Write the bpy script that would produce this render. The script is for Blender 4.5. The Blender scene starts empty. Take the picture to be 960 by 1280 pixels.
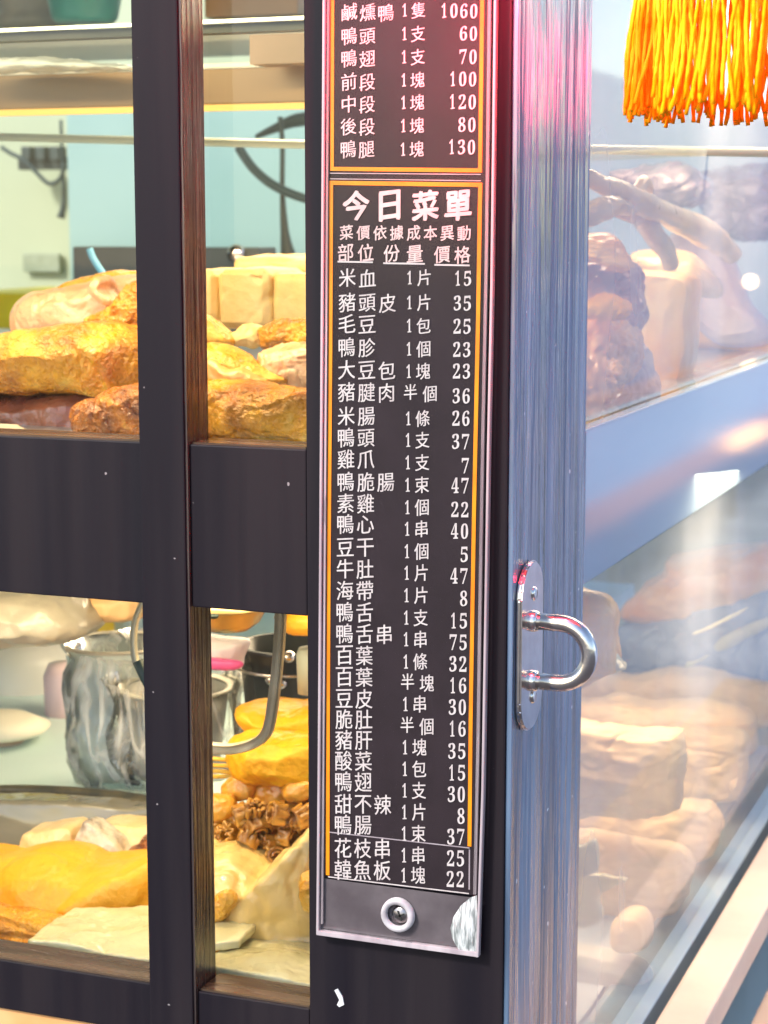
import bpy, bmesh, math, random
from mathutils import Vector, Matrix, noise
random.seed(7)
S = bpy.context.scene
COL = S.collection
R = math.radians
# ------------------------------------------------------------------ camera
F = 2400.0; CW, CH = 960, 1280; HOR = 280.0
YAW = math.atan(F/6200.0); PITCH = math.atan((640-HOR)/F)
fw = Vector((-math.sin(YAW)*math.cos(PITCH), math.cos(YAW)*math.cos(PITCH), -math.sin(PITCH)))
rt = Vector((math.cos(YAW), math.sin(YAW), 0.0))
up = rt.cross(fw)
def ray(px, py):
    return fw + rt*((px-480)/F) + up*((640-py)/F)
_r = ray(641, 640)
CAM = Vector((0, 0, 1.35)) - _r*1.15
def W(px, py, Y=None, X=None, Z=None):
    r = ray(px, py)
    if Y is not None: t = (Y-CAM.y)/r.y
    elif X is not None: t = (X-CAM.x)/r.x
    else: t = (Z-CAM.z)/r.z
    return CAM + r*t
def mmpx(Y): return (W(301, 600, Y=Y)-W(300, 600, Y=Y)).length
cd = bpy.data.cameras.new('camera'); cam = bpy.data.objects.new('camera', cd); COL.objects.link(cam)
cam.location = CAM
cam.rotation_euler = Matrix((rt, up, -fw)).transposed().to_euler()
cd.sensor_fit = 'VERTICAL'; cd.sensor_height = 36; cd.lens = F/CH*36
cd.clip_start = .05; cd.clip_end = 500
cd.dof.use_dof = True; cd.dof.focus_distance = 1.17; cd.dof.aperture_fstop = 14
S.camera = cam
# ------------------------------------------------------------------ world, sun, exposure
EL, AZ = 40, 212
w = bpy.data.worlds.new('World'); S.world = w; w.use_nodes = True
nt = w.node_tree; bg = nt.nodes['Background']; bg.inputs[1].default_value = .15
sky = nt.nodes.new('ShaderNodeTexSky'); sky.sky_type = 'NISHITA'; sky.sun_disc = False
sky.sun_elevation = R(EL); sky.sun_rotation = R(AZ)
nt.links.new(sky.outputs[0], bg.inputs[0])
sl = bpy.data.lights.new('sun', 'SUN'); sl.energy = 2.0; sl.angle = R(8); sl.color = (1, .95, .87)
so = bpy.data.objects.new('sun', sl); COL.objects.link(so)
az = R(AZ); sd = Vector((math.sin(az)*math.cos(R(EL)), math.cos(az)*math.cos(R(EL)), math.sin(R(EL))))
so.rotation_euler = (-sd).to_track_quat('-Z', 'Y').to_euler()
S.view_settings.view_transform = 'Standard'; S.view_settings.look = 'None'
S.view_settings.exposure = 1.15; S.view_settings.gamma = 1
def area(name, loc, size, energy, color, direction, sizey=None):
    l = bpy.data.lights.new(name, 'AREA'); l.energy = energy; l.color = color; l.size = size
    if sizey: l.shape = 'RECTANGLE'; l.size_y = sizey
    o = bpy.data.objects.new(name, l); COL.objects.link(o); o.location = loc
    o.rotation_euler = Vector(direction).to_track_quat('-Z', 'Y').to_euler(); return o
# warm strip lamps under the roof and under the middle deck of the food case, plus added fills
area('case_lamp_upper', (-.42, .09, 1.76), .7, 2.5, (1, .76, .42), (0, .30, -1), .05)
area('case_fill_back', (-.16, .70, 1.78), .9, 6.0, (1, .74, .46), (0, -.1, -1), .08)  # fill added to brighten the upper food behind the side glass
area('case_fill_far', (-.16, .62, 1.30), .7, 3.2, (1, .76, .48), (.0, -.1, -1), .2)  # fill added to brighten the lower food behind the side glass
area('case_lamp_lower', (-.35, .14, 1.285), .6, .8, (1, .76, .42), (0, .25, -1), .04)
area('room_lamp', (-.6, .85, 2.1), .8, 1.7, (.85, 1, .85), (0, .35, -1), .6)
# ------------------------------------------------------------------ helpers
def mat(name, c, c2=None, rough=.5, metal=0, scale=20, stretch=(1, 1, 1), bump=0, bscale=None, spec=.5, ior=1.45,
        detail=4, emit=None, estr=0, coat=0, crough=.1, c3=None, alpha=None, trans=0, bstretch=None, sss=0, lo=.38, hi=.62, rvar=0):
    m = bpy.data.materials.new(name); m.use_nodes = True
    n = m.node_tree.nodes; L = m.node_tree.links; p = n['Principled BSDF']
    p.inputs['Base Color'].default_value = (*c, 1); p.inputs['Roughness'].default_value = rough
    p.inputs['Metallic'].default_value = metal; p.inputs['IOR'].default_value = ior
    p.inputs['Specular IOR Level'].default_value = spec
    p.inputs['Coat Weight'].default_value = coat; p.inputs['Coat Roughness'].default_value = crough
    p.inputs['Transmission Weight'].default_value = trans
    if sss:
        p.inputs['Subsurface Weight'].default_value = sss; p.inputs['Subsurface Radius'].default_value = (.01, .005, .002)
        p.inputs['Subsurface Scale'].default_value = 1
    if emit: p.inputs['Emission Color'].default_value = (*emit, 1); p.inputs['Emission Strength'].default_value = estr
    tc = n.new('ShaderNodeTexCoord')
    def nz(sc, st, det=detail):
        mp = n.new('ShaderNodeMapping'); mp.inputs['Scale'].default_value = st
        L.new(tc.outputs['Object'], mp.inputs[0])
        t = n.new('ShaderNodeTexNoise'); t.inputs['Scale'].default_value = sc; t.inputs['Detail'].default_value = det
        L.new(mp.outputs[0], t.inputs[0]); return t
    if c2:
        t = nz(scale, stretch); cr = n.new('ShaderNodeValToRGB'); e = cr.color_ramp.elements
        e[0].position = lo; e[0].color = (*c, 1); e[1].position = hi; e[1].color = (*c2, 1)
        if c3: k = cr.color_ramp.elements.new(min(.97, hi+.12)); k.color = (*c3, 1)
        L.new(t.outputs[0], cr.inputs[0]); L.new(cr.outputs[0], p.inputs['Base Color'])
    if rvar:
        t = nz(scale*2.3, stretch); mr = n.new('ShaderNodeMapRange')
        mr.inputs['To Min'].default_value = max(.02, rough-rvar); mr.inputs['To Max'].default_value = rough+rvar
        mr.inputs['From Min'].default_value = .3; mr.inputs['From Max'].default_value = .7
        L.new(t.outputs[0], mr.inputs[0]); L.new(mr.outputs[0], p.inputs['Roughness'])
    if bump:
        t = nz(bscale or scale*3, bstretch or stretch, 5); b = n.new('ShaderNodeBump')
        b.inputs['Strength'].default_value = 1; b.inputs['Distance'].default_value = bump
        L.new(t.outputs[0], b.inputs['Height']); L.new(b.outputs[0], p.inputs['Normal'])
        if coat: L.new(b.outputs[0], p.inputs['Coat Normal'])
    return m
def glassmat(name, tint=(1, 1, 1), ior=1.5, rough=.0, veil=0, veilc=(.8, .85, .9)):
    m = bpy.data.materials.new(name); m.use_nodes = True; n = m.node_tree.nodes; L = m.node_tree.links
    n.remove(n['Principled BSDF']); out = n['Material Output']
    fr = n.new('ShaderNodeFresnel'); fr.inputs[0].default_value = ior
    tr = n.new('ShaderNodeBsdfTransparent'); tr.inputs[0].default_value = (*tint, 1)
    gl = n.new('ShaderNodeBsdfGlossy'); gl.inputs['Roughness'].default_value = rough
    mx = n.new('ShaderNodeMixShader'); L.new(fr.outputs[0], mx.inputs[0])
    base = tr.outputs[0]
    if veil:   # haze of reflections, put in as a pale diffuse colour
        df = n.new('ShaderNodeBsdfDiffuse'); df.inputs[0].default_value = (*veilc, 1)
        m2 = n.new('ShaderNodeMixShader')
        t = n.new('ShaderNodeTexNoise'); t.inputs['Scale'].default_value = 6; tc = n.new('ShaderNodeTexCoord')
        mp = n.new('ShaderNodeMapping'); mp.inputs['Rotation'].default_value = (.7, 0, 0); mp.inputs['Scale'].default_value = (1, 1, .4)
        L.new(tc.outputs['Object'], mp.inputs[0]); L.new(mp.outputs[0], t.inputs[0])
        mr = n.new('ShaderNodeMapRange'); mr.inputs['From Min'].default_value = .35; mr.inputs['From Max'].default_value = .65
        mr.inputs['To Min'].default_value = veil*.6; mr.inputs['To Max'].default_value = veil*1.4
        L.new(t.outputs[0], mr.inputs[0]); L.new(mr.outputs[0], m2.inputs[0])
        L.new(tr.outputs[0], m2.inputs[1]); L.new(df.outputs[0], m2.inputs[2]); base = m2.outputs[0]
    L.new(base, mx.inputs[1]); L.new(gl.outputs[0], mx.inputs[2])
    L.new(mx.outputs[0], out.inputs[0]); return m
def flecks(m, scale=150, th=.76, c=(.45, .42, .42)):
    n = m.node_tree.nodes; L = m.node_tree.links; p = n['Principled BSDF']; s = p.inputs['Base Color']
    src = s.links[0].from_socket; tc = n.new('ShaderNodeTexCoord'); t = n.new('ShaderNodeTexNoise'); t.inputs['Scale'].default_value = scale; t.inputs['Detail'].default_value = 1
    L.new(tc.outputs['Object'], t.inputs[0]); mr = n.new('ShaderNodeMapRange'); mr.inputs['From Min'].default_value = th; mr.inputs['From Max'].default_value = th+.02
    L.new(t.outputs[0], mr.inputs[0]); mx = n.new('ShaderNodeMix'); mx.data_type = 'RGBA'
    L.new(mr.outputs[0], mx.inputs[0]); L.new(src, mx.inputs[6]); mx.inputs[7].default_value = (*c, 1); L.new(mx.outputs[2], s)
WORLD = {}
def thing(name, loc, label, cat, group=None):
    o = bpy.data.objects.new(name, None); o.empty_display_size = .05; COL.objects.link(o); o.location = loc
    WORLD[o] = Vector(loc); tag(o, label, cat, group); return o
def tag(o, label=None, cat=None, group=None, kind=None):
    if label: o['label'] = label
    if cat: o['category'] = cat
    if group: o['group'] = group
    if kind: o['kind'] = kind
    return o
def mk(name, verts, faces, m, parent=None, smooth=False, uv=None):
    xs = [v[0] for v in verts]; ys = [v[1] for v in verts]; zs = [v[2] for v in verts]
    c = Vector(((min(xs)+max(xs))/2, (min(ys)+max(ys))/2, min(zs)))
    me = bpy.data.meshes.new(name); me.from_pydata([Vector(v)-c for v in verts], [], faces); me.materials.append(m)
    if smooth: me.shade_smooth()
    o = bpy.data.objects.new(name, me); COL.objects.link(o)
    WORLD[o] = c
    if parent: o.parent = parent; o.location = c-WORLD[parent]
    else: o.location = c
    return o
BOXF = [(0, 3, 2, 1), (4, 5, 6, 7), (0, 1, 5, 4), (1, 2, 6, 5), (2, 3, 7, 6), (3, 0, 4, 7)]
def boxv(x0, x1, y0, y1, z0, z1):
    return [(x0, y0, z0), (x1, y0, z0), (x1, y1, z0), (x0, y1, z0), (x0, y0, z1), (x1, y0, z1), (x1, y1, z1), (x0, y1, z1)]
def box(name, x0, x1, y0, y1, z0, z1, m, parent=None, bev=0, jitter=0):
    x0, x1 = sorted((x0, x1)); y0, y1 = sorted((y0, y1)); z0, z1 = sorted((z0, z1))
    if not bev: return mk(name, boxv(x0, x1, y0, y1, z0, z1), BOXF, m, parent)
    bm = bmesh.new(); vs = [bm.verts.new(v) for v in boxv(x0, x1, y0, y1, z0, z1)]
    for f in BOXF: bm.faces.new([vs[i] for i in f])
    bmesh.ops.bevel(bm, geom=bm.edges[:], offset=bev, segments=2, affect='EDGES', profile=.6)
    return frombm(name, bm, m, parent)
def frombm(name, bm, m, parent=None, smooth=False):
    bm.verts.index_update()
    v = [tuple(x.co) for x in bm.verts]; f = [[q.index for q in x.verts] for x in bm.faces]; bm.free()
    return mk(name, v, f, m, parent, smooth)
def tubegeo(pts, r, seg=10, closed=False, flat=None):
    pts = [Vector(p) for p in pts]; n = len(pts); V = []; Fc = []
    rr = r if isinstance(r, (list, tuple)) else [r]*n
    prev = None
    for i, p in enumerate(pts):
        a = pts[(i-1) % n] if (closed or i > 0) else pts[i]; b = pts[(i+1) % n] if (closed or i < n-1) else pts[i]
        d = (b-a).normalized()
        if prev is None:
            u = d.cross(Vector((0, 0, 1)));
            if u.length < .1: u = d.cross(Vector((1, 0, 0)))
            u.normalize()
        else: u = (prev-d*prev.dot(d)).normalized()
        prev = u; v = d.cross(u)
        for k in range(seg):
            t = 2*math.pi*k/seg; fl = flat or 1
            V.append(p+u*math.cos(t)*rr[i]+v*math.sin(t)*rr[i]*fl)
    m = n if closed else n-1
    for i in range(m):
        for k in range(seg):
            j = (i+1) % n
            Fc.append((i*seg+k, i*seg+(k+1) % seg, j*seg+(k+1) % seg, j*seg+k))
    if not closed:
        Fc.append(tuple(range(seg))[::-1]); Fc.append(tuple((n-1)*seg+k for k in range(seg)))
    return V, Fc
def tube(name, pts, r, m, parent=None, seg=10, closed=False, flat=None, sub=0):
    if sub: pts, r = smoothline(pts, sub, r)
    V, Fc = tubegeo(pts, r, seg, closed, flat); return mk(name, V, Fc, m, parent, True)
def cr(p0, p1, p2, p3, t):
    return .5*((2*p1)+(-p0+p2)*t+(2*p0-5*p1+4*p2-p3)*t*t+(-p0+3*p1-3*p2+p3)*t**3)
def smoothline(pts, sub, r=None):
    P = [Vector(p) for p in pts]; n = len(P); out = []; ro = []
    for i in range(n-1):
        a = P[max(0, i-1)]; b = P[i]; c = P[i+1]; d = P[min(n-1, i+2)]
        for k in range(sub):
            t = k/sub; out.append(cr(a, b, c, d, t))
            if isinstance(r, (list, tuple)): ro.append(r[i]*(1-t)+r[i+1]*t)
    out.append(P[-1])
    if isinstance(r, (list, tuple)): ro.append(r[-1]); return out, ro
    return out, r
def lathe(name, c, prof, m, parent=None, seg=40, smooth=True, axis='Z'):
    V = []; Fc = []; n = len(prof)
    for r, z in prof:
        for k in range(seg):
            t = 2*math.pi*k/seg
            if axis == 'Z': V.append((c[0]+r*math.cos(t), c[1]+r*math.sin(t), c[2]+z))
            elif axis == 'Y': V.append((c[0]+r*math.cos(t), c[1]+z, c[2]+r*math.sin(t)))
            else: V.append((c[0]+z, c[1]+r*math.cos(t), c[2]+r*math.sin(t)))
    for i in range(n-1):
        for k in range(seg): Fc.append((i*seg+k, i*seg+(k+1) % seg, (i+1)*seg+(k+1) % seg, (i+1)*seg+k))
    return mk(name, V, Fc, m, parent, smooth)
def evalmesh(me, mods):
    o = bpy.data.objects.new('tmp', me); COL.objects.link(o); mods(o)
    dg = bpy.context.evaluated_depsgraph_get(); dg.update()
    r = bpy.data.meshes.new_from_object(o.evaluated_get(dg)); bpy.data.objects.remove(o); return r
def slab(name, outline, Y, thick, m, label=None, cat=None, group=None, parent=None, amp=.003, freq=40, amp2=None, freq2=None,
         power=2.4, vox=None, sharp=6, tilt=0, ridged=0, tray=None, stretch=(1, 1, 1), lean=0, smoothie=False):
    """organic solid: an outline in the vertical plane Y with real thickness, rounded front and back, roughened surface"""
    pts = [W(x, y, Y=Y) for x, y in outline]; n = len(pts); ring = []
    for i in range(n):
        for k in range(sharp): ring.append(cr(pts[i-1], pts[i], pts[(i+1) % n], pts[(i+2) % n], k/sharp))
    c = sum(ring, Vector())/len(ring); Ls = 9; bm = bmesh.new(); rows = []
    for j in range(Ls):
        t = -1+2*j/(Ls-1); s = max(.3, (1-abs(t)**power)**(1/power)) if abs(t) < 1 else .3
        yy = t*thick/2*(1 if abs(t) < 1 else .98)
        rows.append([bm.verts.new((c.x+(p.x-c.x)*s+tilt*yy, Y+yy+lean*(p.z-c.z), c.z+(p.z-c.z)*s)) for p in ring])
    q = len(ring)
    for j in range(Ls-1):
        for k in range(q): bm.faces.new((rows[j][k], rows[j][(k+1) % q], rows[j+1][(k+1) % q], rows[j+1][k]))
    f1 = bm.faces.new(rows[0][::-1]); f2 = bm.faces.new(rows[-1]); bmesh.ops.triangulate(bm, faces=[f1, f2])
    me = bpy.data.meshes.new('t'); bm.to_mesh(me); bm.free()
    size = max((p-c).length for p in ring); vx = vox or max(.0011, size/62)
    def mods(o):
        a = o.modifiers.new('r', 'REMESH'); a.mode = 'VOXEL'; a.voxel_size = vx
        b = o.modifiers.new('s', 'SMOOTH'); b.iterations = 4
    e = evalmesh(me, mods); seed = Vector((random.random()*50, random.random()*50, 0))
    nn = [v.normal.copy() for v in e.vertices]; V = []
    for v, nv in zip(e.vertices, nn):
        p = v.co; P = Vector((p.x*stretch[0], p.y*stretch[1], p.z*stretch[2]))
        d = noise.fractal(P*freq+seed, 1.0, 2.0, 3)*amp
        if not smoothie: d += noise.fractal(P*freq*4+seed, 1.0, 2.0, 2)*amp*.12
        if amp2: d += noise.noise(P*(freq2 or freq*3)+seed)*amp2
        if ridged: d -= ridged*max(0, 1-abs(noise.noise(P*freq*1.3+seed*2))*7)
        V.append(p+nv*d)
    F_ = [tuple(p.vertices) for p in e.polygons]
    o = mk(name, V, F_, m, parent, True)
    if label: tag(o, label, cat, group)
    return o
# ------------------------------------------------------------------ materials
M = {}
def distort(m, v):
    for n in m.node_tree.nodes:
        if n.type == 'TEX_NOISE': n.inputs['Distortion'].default_value = v
def mk_grain(name, c, c2, rough, bump, bs, spec, ior, rv=.08):
    m = mat(name, c, c2, rough=rough, scale=60, stretch=(1, 1, .05), bump=bump, bscale=bs, bstretch=(1, 1, .05), spec=spec, ior=ior, rvar=rv)
    return m
M['paint'] = mat('dark lacquer paint', (.008, .006, .010), (.016, .012, .015), rough=.5, spec=.22, scale=35, stretch=(1, 1, .05), bump=.00012, bscale=260, bstretch=(1, 1, .05), rvar=.06)
M['reflectgrain'] = mk_grain('open grain lacquer with painted blue reflection', (.03, .055, .10), (.13, .21, .32), .2, .0080, 30, .9, 1.8)  # dark grained paint; the blue and pale streaks paint in its street reflection
distort(M['reflectgrain'], .35)
M['warmgrain'] = mk_grain('open grain with painted interior glow', (.065, .045, .038), (.024, .018, .018), .24, .0012, 220, .8, 1.6)  # brown base paints in warm interior light on the dark frame paint
M['ledge'] = mat('worn dark ledge', (.035, .022, .016), (.10, .065, .04), rough=.25, scale=50, stretch=(.08, 1, 1), bump=.0008, bscale=120, rvar=.1)
M['glass'] = glassmat('side glass', (.95, .95, .97), 1.42, .03, .25, (.80, .89, 1.0))
M['frontglass'] = glassmat('front glass', (.97, .99, .98), 1.35, .01)
M['acrylic'] = glassmat('clear acrylic sheet', (.97, .96, .97), 1.2, .15)
M['acryledge'] = mat('acrylic edge', (.36, .30, .32), (.5, .44, .45), rough=.15, scale=60, stretch=(1, 1, .1), coat=.6)
M['card'] = mat('black printed card', (.022, .014, .017), (.028, .018, .022), rough=.6, spec=.3, scale=25)
M['ink'] = mat('white ink', (.74, .69, .65), (.60, .53, .51), rough=.5, scale=90)
M['titleink'] = mat('pinkish white ink', (.80, .60, .56), (.74, .5, .48), rough=.5, scale=90)
M['gold'] = mat('orange ink line', (1.0, .36, .005), (1.0, .26, .004), rough=.4, scale=30)
M['steel'] = mat('polished steel', (.74, .70, .67), (.62, .58, .55), rough=.2, metal=1, scale=60, bump=.00008, bscale=300)
M['brass'] = mat('stained steel', (.62, .48, .30), (.3, .2, .12), rough=.25, metal=1, scale=50, bump=.0002)
M['screw'] = mat('screw metal', (.3, .27, .27), rough=.3, metal=1)
flecks(M['paint'], 150, .81, (.25, .23, .23)); flecks(M['reflectgrain'], 110, .77, (.5, .55, .6)); flecks(M['card'], 200, .83, (.3, .25, .25))
# ------------------------------------------------------------------ setting
M['street'] = mat('pale street paving', (.36, .42, .52), (.48, .54, .64), rough=.6, scale=3, bump=.002, bscale=60)
M['asphalt'] = mat('asphalt darkened as shade', (.05, .045, .048), (.075, .065, .07), rough=.8, scale=9, bump=.002, bscale=90)  # dark base stands in for the shade under an awning
tag(mk('ground', [(-60, -60, 0), (60, -60, 0), (60, 90, 0), (-60, 90, 0)], [(0, 1, 2, 3)], M['asphalt']), kind='structure')
tag(mk('street', [(.6, 1.6, .004), (60, 1.6, .004), (60, 80, .004), (.6, 80, .004)], [(0, 1, 2, 3)], M['street']), kind='structure')
X0 = W(383, 640, Y=0).x                                     # inner edge of the corner post
PY = .164                                                    # depth of the post seen from the side
zr1 = W(300, 556, Y=0).z; zr0 = W(300, 764, Y=0).z           # middle rail
zb1 = W(300, 1246, Y=0).z; zb0 = W(300, 1312, Y=0).z         # bottom rail
mx0 = W(178, 640, Y=0).x; mx1 = W(236.5, 640, Y=0).x           # mullion
ZT = 1.95; XL = -1.8; YB = 1.25
case = thing('food_display_case', (-.4, .5, 0), 'dark lacquered wooden display case with glazed sides full of braised food', 'display case')
FD = .033
box('corner_post', X0, -.0035, 0, PY-.002, .6, ZT, M['paint'], case, bev=.0012)
box('post_side_board', -.0035, 0, .0016, PY, .601, ZT-.001, M['reflectgrain'], case, bev=.001)
tag(bpy.data.objects['post_side_board'], 'glossy grained side face with the blue street reflection in its colour')
mul = box('mullion', mx0, mx1-.0015, -.003, FD-.003, .7, ZT-.01, M['paint'], case, bev=.0012)
box('mullion_side', mx1-.0015, mx1, -.0012, FD-.004, .701, ZT-.011, M['warmgrain'], mul)
for z0, z1, k in ((zr0, zr1, 0), (zb0, zb1, 1)):
    for a, b in ((XL, mx0-.0004), (mx1+.0004, X0-.0004)):
        rl = box('front_rail', a, b, .001, FD, z0, z1-.0012, M['paint'], case, bev=.001)
        box('rail_ledge', a+.001, b-.001, .003, FD-.001, z1-.0012, z1, M['ledge'], rl)
zd_ = CAM.z-.64      # level of the lower deck
# side rails (run back from the corner post)
M['reflectrail'] = mat('glossy lacquer with painted blue reflection', (.24, .34, .43), (.28, .39, .48), rough=.07, scale=8, stretch=(1, .2, 1), bump=.00005, bscale=6, spec=1, ior=1.8)  # pale blue base stands for the street's reflection on dark lacquer
box('side_rail', -.045, 0, PY+.0005, YB, zr0, zr1, M['reflectrail'], case, bev=.0015)
box('side_rail', -.045, 0, PY+.0005, YB, zd_-.08, zd_-.002, M['reflectrail'], case, bev=.0015)
M['skirt'] = mat('pale teal side skirt', (.35, .48, .5), (.42, .55, .58), rough=.4, scale=6)
box('skirt_board', -.04, -.006, PY+.0005, YB, .55, zd_-.0805, M['skirt'], case)
# front panes and side panes
for z0, z1 in ((zr1, ZT-.02), (zb1, zr0)):
    zs_ = z0 if z0 == zr1 else zd_-.002
    for a, b in ((XL, mx0), (mx1, X0)):
        mk('front_pane', [(a+.0005, FD+.002, z0+.0005), (b-.0005, FD+.002, z0+.0005), (b-.0005, FD+.002, z1-.0005), (a+.0005, FD+.002, z1-.0005)], [(0, 1, 2, 3)], M['frontglass'], case)
    mk('side_pane', [(-.012, PY+.001, zs_+.001), (-.012, YB-.05, zs_+.001), (-.012, YB-.05, z1-.001), (-.012, PY+.001, z1-.001)], [(0, 1, 2, 3)], M['glass'], case)
# decks
M['steeldeck'] = mat('steel tray deck', (.42, .43, .45), (.5, .5, .5), rough=.35, metal=.7, scale=20)
M['aqua'] = mat('aqua counter top', (.50, .66, .64), (.56, .70, .68), rough=.35, scale=10)
zu = W(300, 556, Y=FD).z-.004
zl = zb1-.004
box('upper_shelf', XL, -.05, FD+.006, YB, zu-.012, zu, M['steeldeck'], case)
box('lower_deck', XL, -.05, FD+.006, YB, zd_-.016, zd_-.004, mat('pale blue grey deck', (.42, .50, .56), (.50, .56, .62), rough=.4, scale=6), case)
box('raised_counter', XL, -.30, .31, YB+.3, zl-.03, zl, M['aqua'], case)
box('case_end_panel', XL-.02, XL, 0, YB, .6, ZT, M['paint'], case)
box('case_roof', XL-.02, .02, -.02, YB, ZT+.0005, ZT+.03, M['paint'], case)
box('lower_front_board', XL, X0-.001, .004, .03, .2, zb0-.001, mat('amber under board', (.75, .42, .18), (.65, .3, .1), rough=.4, scale=12), case)
# dark frame strip and horizontal beam inside the upper window
zd1 = W(300, 30, Y=.16).z; zd0 = W(300, 41, Y=.16).z
M['darkstrip'] = mat('dark grey green strip', (.05, .055, .045), (.02, .025, .02), rough=.35, scale=30, stretch=(.2, 1, 1))
st = box('dark_shelf_strip', XL, -.06, .155, .17, zd0, zd1, M['darkstrip'], case)
box('glass_edge', XL, -.06, .153, .158, zd1+.0005, zd1+.003, mat('green white glass edge', (.75, .85, .7), rough=.2), st)
M['beam'] = mat('tan brushed beam', (.27, .185, .075), (.20, .135, .065), rough=.35, scale=14, stretch=(.05, 1, 1), metal=.2)
zB1 = W(200, 88, Y=.45).z; zB0 = W(200, 132, Y=.45).z
bxr = W(690, 110, Y=.45).x
b0 = box('cross_beam', XL, bxr, .45, .49, zB0, zB1, M['beam'], case, bev=.001)
box('beam_trim', XL, bxr, .447, .452, zB1+.0005, zB1+.004, mat('pale trim', (.8, .78, .62), rough=.3), b0)
box('beam_trim', XL, bxr, .447, .452, zB0-.006, zB0-.0005, mat('orange trim', (.8, .5, .12), rough=.3), b0)
pbx = W(312, 60, Y=.4)
box('beam_bracket', pbx.x, bxr-.02, .4, .43, W(300, 81, Y=.4).z, W(300, 44, Y=.4).z, mat('brown bracket', (.22, .16, .09), (.28, .2, .12), rough=.4, scale=20), b0)
tube('light_tube', [W(-60, 170, Y=.6), W(396, 181, Y=.6), W(1040, 192, Y=.6)], .0042, mat('greenish white lamp tube', (.45, .5, .38), rough=.3, emit=(.8, .9, .62), estr=.05), case)
# handle on the post's side face
def prismf(name, P, d, m, parent=None, bev=0):
    """solid from a planar polygon P pushed along vector d"""
    bm = bmesh.new(); a = [bm.verts.new(p) for p in P]; b = [bm.verts.new(Vector(p)+d) for p in P]; n = len(P)
    bm.faces.new(a); bm.faces.new(b[::-1])
    for i in range(n): bm.faces.new((a[i], b[i], b[(i+1) % n], a[(i+1) % n]))
    bmesh.ops.recalc_face_normals(bm, faces=bm.faces[:])
    if bev: bmesh.ops.bevel(bm, geom=bm.edges[:], offset=bev, segments=2, affect='EDGES')
    return frombm(name, bm, m, parent)
def SX(px, py, x=0): return W(px, py, X=x)
ya, yb = SX(643.5, 800).y, SX(671, 800).y
zt, zb = SX(657, 701).z, SX(657, 911).z
ym, hw = (ya+yb)/2, (yb-ya)/2
P = []
for k in range(13): t = math.pi*k/12; P.append((.0006, ym+hw*math.cos(t), zt-hw*.9+hw*.9*math.sin(t)))
for k in range(13): t = math.pi+math.pi*k/12; P.append((.0006, ym+hw*math.cos(t), zb+hw*.9+hw*.9*math.sin(t)))
plate = prismf('pull_handle', P, Vector((.0036, 0, 0)), M['steel'], case, bev=.0012)
za, zc = SX(657, 776).z, SX(657, 850).z
rr_ = (za-zc)/2; xe = .0405
G = [(.004, ym, za)]
for k in range(17):
    t = math.pi/2-math.pi*k/16; G.append((xe-rr_+rr_*math.cos(t), ym, (za+zc)/2+rr_*math.sin(t)))
G.append((.004, ym, zc))
tube('grip', G, .0053, M['steel'], plate, seg=20)
for z in (za, zc): lathe('collar', (.0042, ym, z), [(0, .004), (.0060, .0034), (.0066, .002), (.0068, 0)], M['steel'], plate, 24, axis='X')
for z in (zt-.021, zb+.021):
    sc_ = lathe('screw', (.0042, ym+.002, z), [(.0, .0016), (.003, .0016), (.0042, .0008), (.0046, 0)], M['steel'], plate, 20, axis='X')
# ------------------------------------------------------------------ price board
def plane_poly(name, pts, Y, m, parent): return mk(name, [tuple(W(x, y, Y=Y)) for x, y in pts], [tuple(range(len(pts)))[::-1]], m, parent)
def prism(name, pts, Y0, Y1, m, parent, bev=0):
    return prismf(name, [W(x, y, Y=Y0) for x, y in pts], Vector((0, Y1-Y0, 0)), m, parent, bev)
board = thing('price_board', tuple(W(497, 1180, Y=-.004)), 'long black menu board in a clear acrylic holder on the dark post', 'menu board')
LO = [(-60, 403.3), (330, 401), (640, 399), (940, 397), (1167, 395)]
RO = [(-60, 621), (350, 616), (640, 610), (900, 606.5), (1115, 602), (1197, 598)]
def ip(T, y):
    for (a, u), (b, v) in zip(T, T[1:]):
        if y <= b or (b, v) == T[-1]: return u+(v-u)*(y-a)/(b-a)
YC = -.0045
def strip(name, T, off0, off1, y0, y1, Y0, Y1, m, sl=0, bev=0, step=200):
    ys = [y0+(y1-y0)*k/6 for k in range(7)]
    A = [(ip(T, y)+off0, y) for y in ys]; B = [(ip(T, y)+off1, y+sl*(off1-off0)) for y in ys][::-1]
    return prism(name, A+B, Y0, Y1, m, board, bev)
card = prism('menu_card', [(407, -60), (614, -60), (606, 620), (598, 1122), (590, 1119), (405, 1094), (403, 620)], -.0045, -.0042, M['card'], board)
strip('acrylic_edge', LO, 0, 3.2, -60, 1166, -.0082, -.0038, M['acryledge'], bev=.0003)
strip('acrylic_edge', LO, 5.6, 8.2, -60, 1155, -.0066, -.0047, M['acryledge'])
strip('acrylic_edge', RO, -3.2, 0, -60, 1197, -.0082, -.0038, M['acryledge'], bev=.0003)
strip('acrylic_edge', RO, -10.5, -6.8, -60, 1118, -.0066, -.0047, M['acryledge'])
prism('acrylic_edge', [(395, 1163), (598, 1191), (598, 1197), (395, 1169)], -.0083, -.0038, M['acryledge'], board, .0003)
prism('acrylic_sheet', [(404, -60), (618, -60), (600, 1120), (595, 1190), (398, 1161), (401, 640)], -.0066, -.0052, M['acrylic'], board)
M['haze'] = mat('scuffed bare acrylic', (.10, .085, .09), (.16, .14, .145), rough=.3, scale=30)
prism('bare_acrylic', [(405, 1098), (590, 1122), (596, 1187), (401, 1160)], -.0044, -.0041, M['haze'], board)
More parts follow.
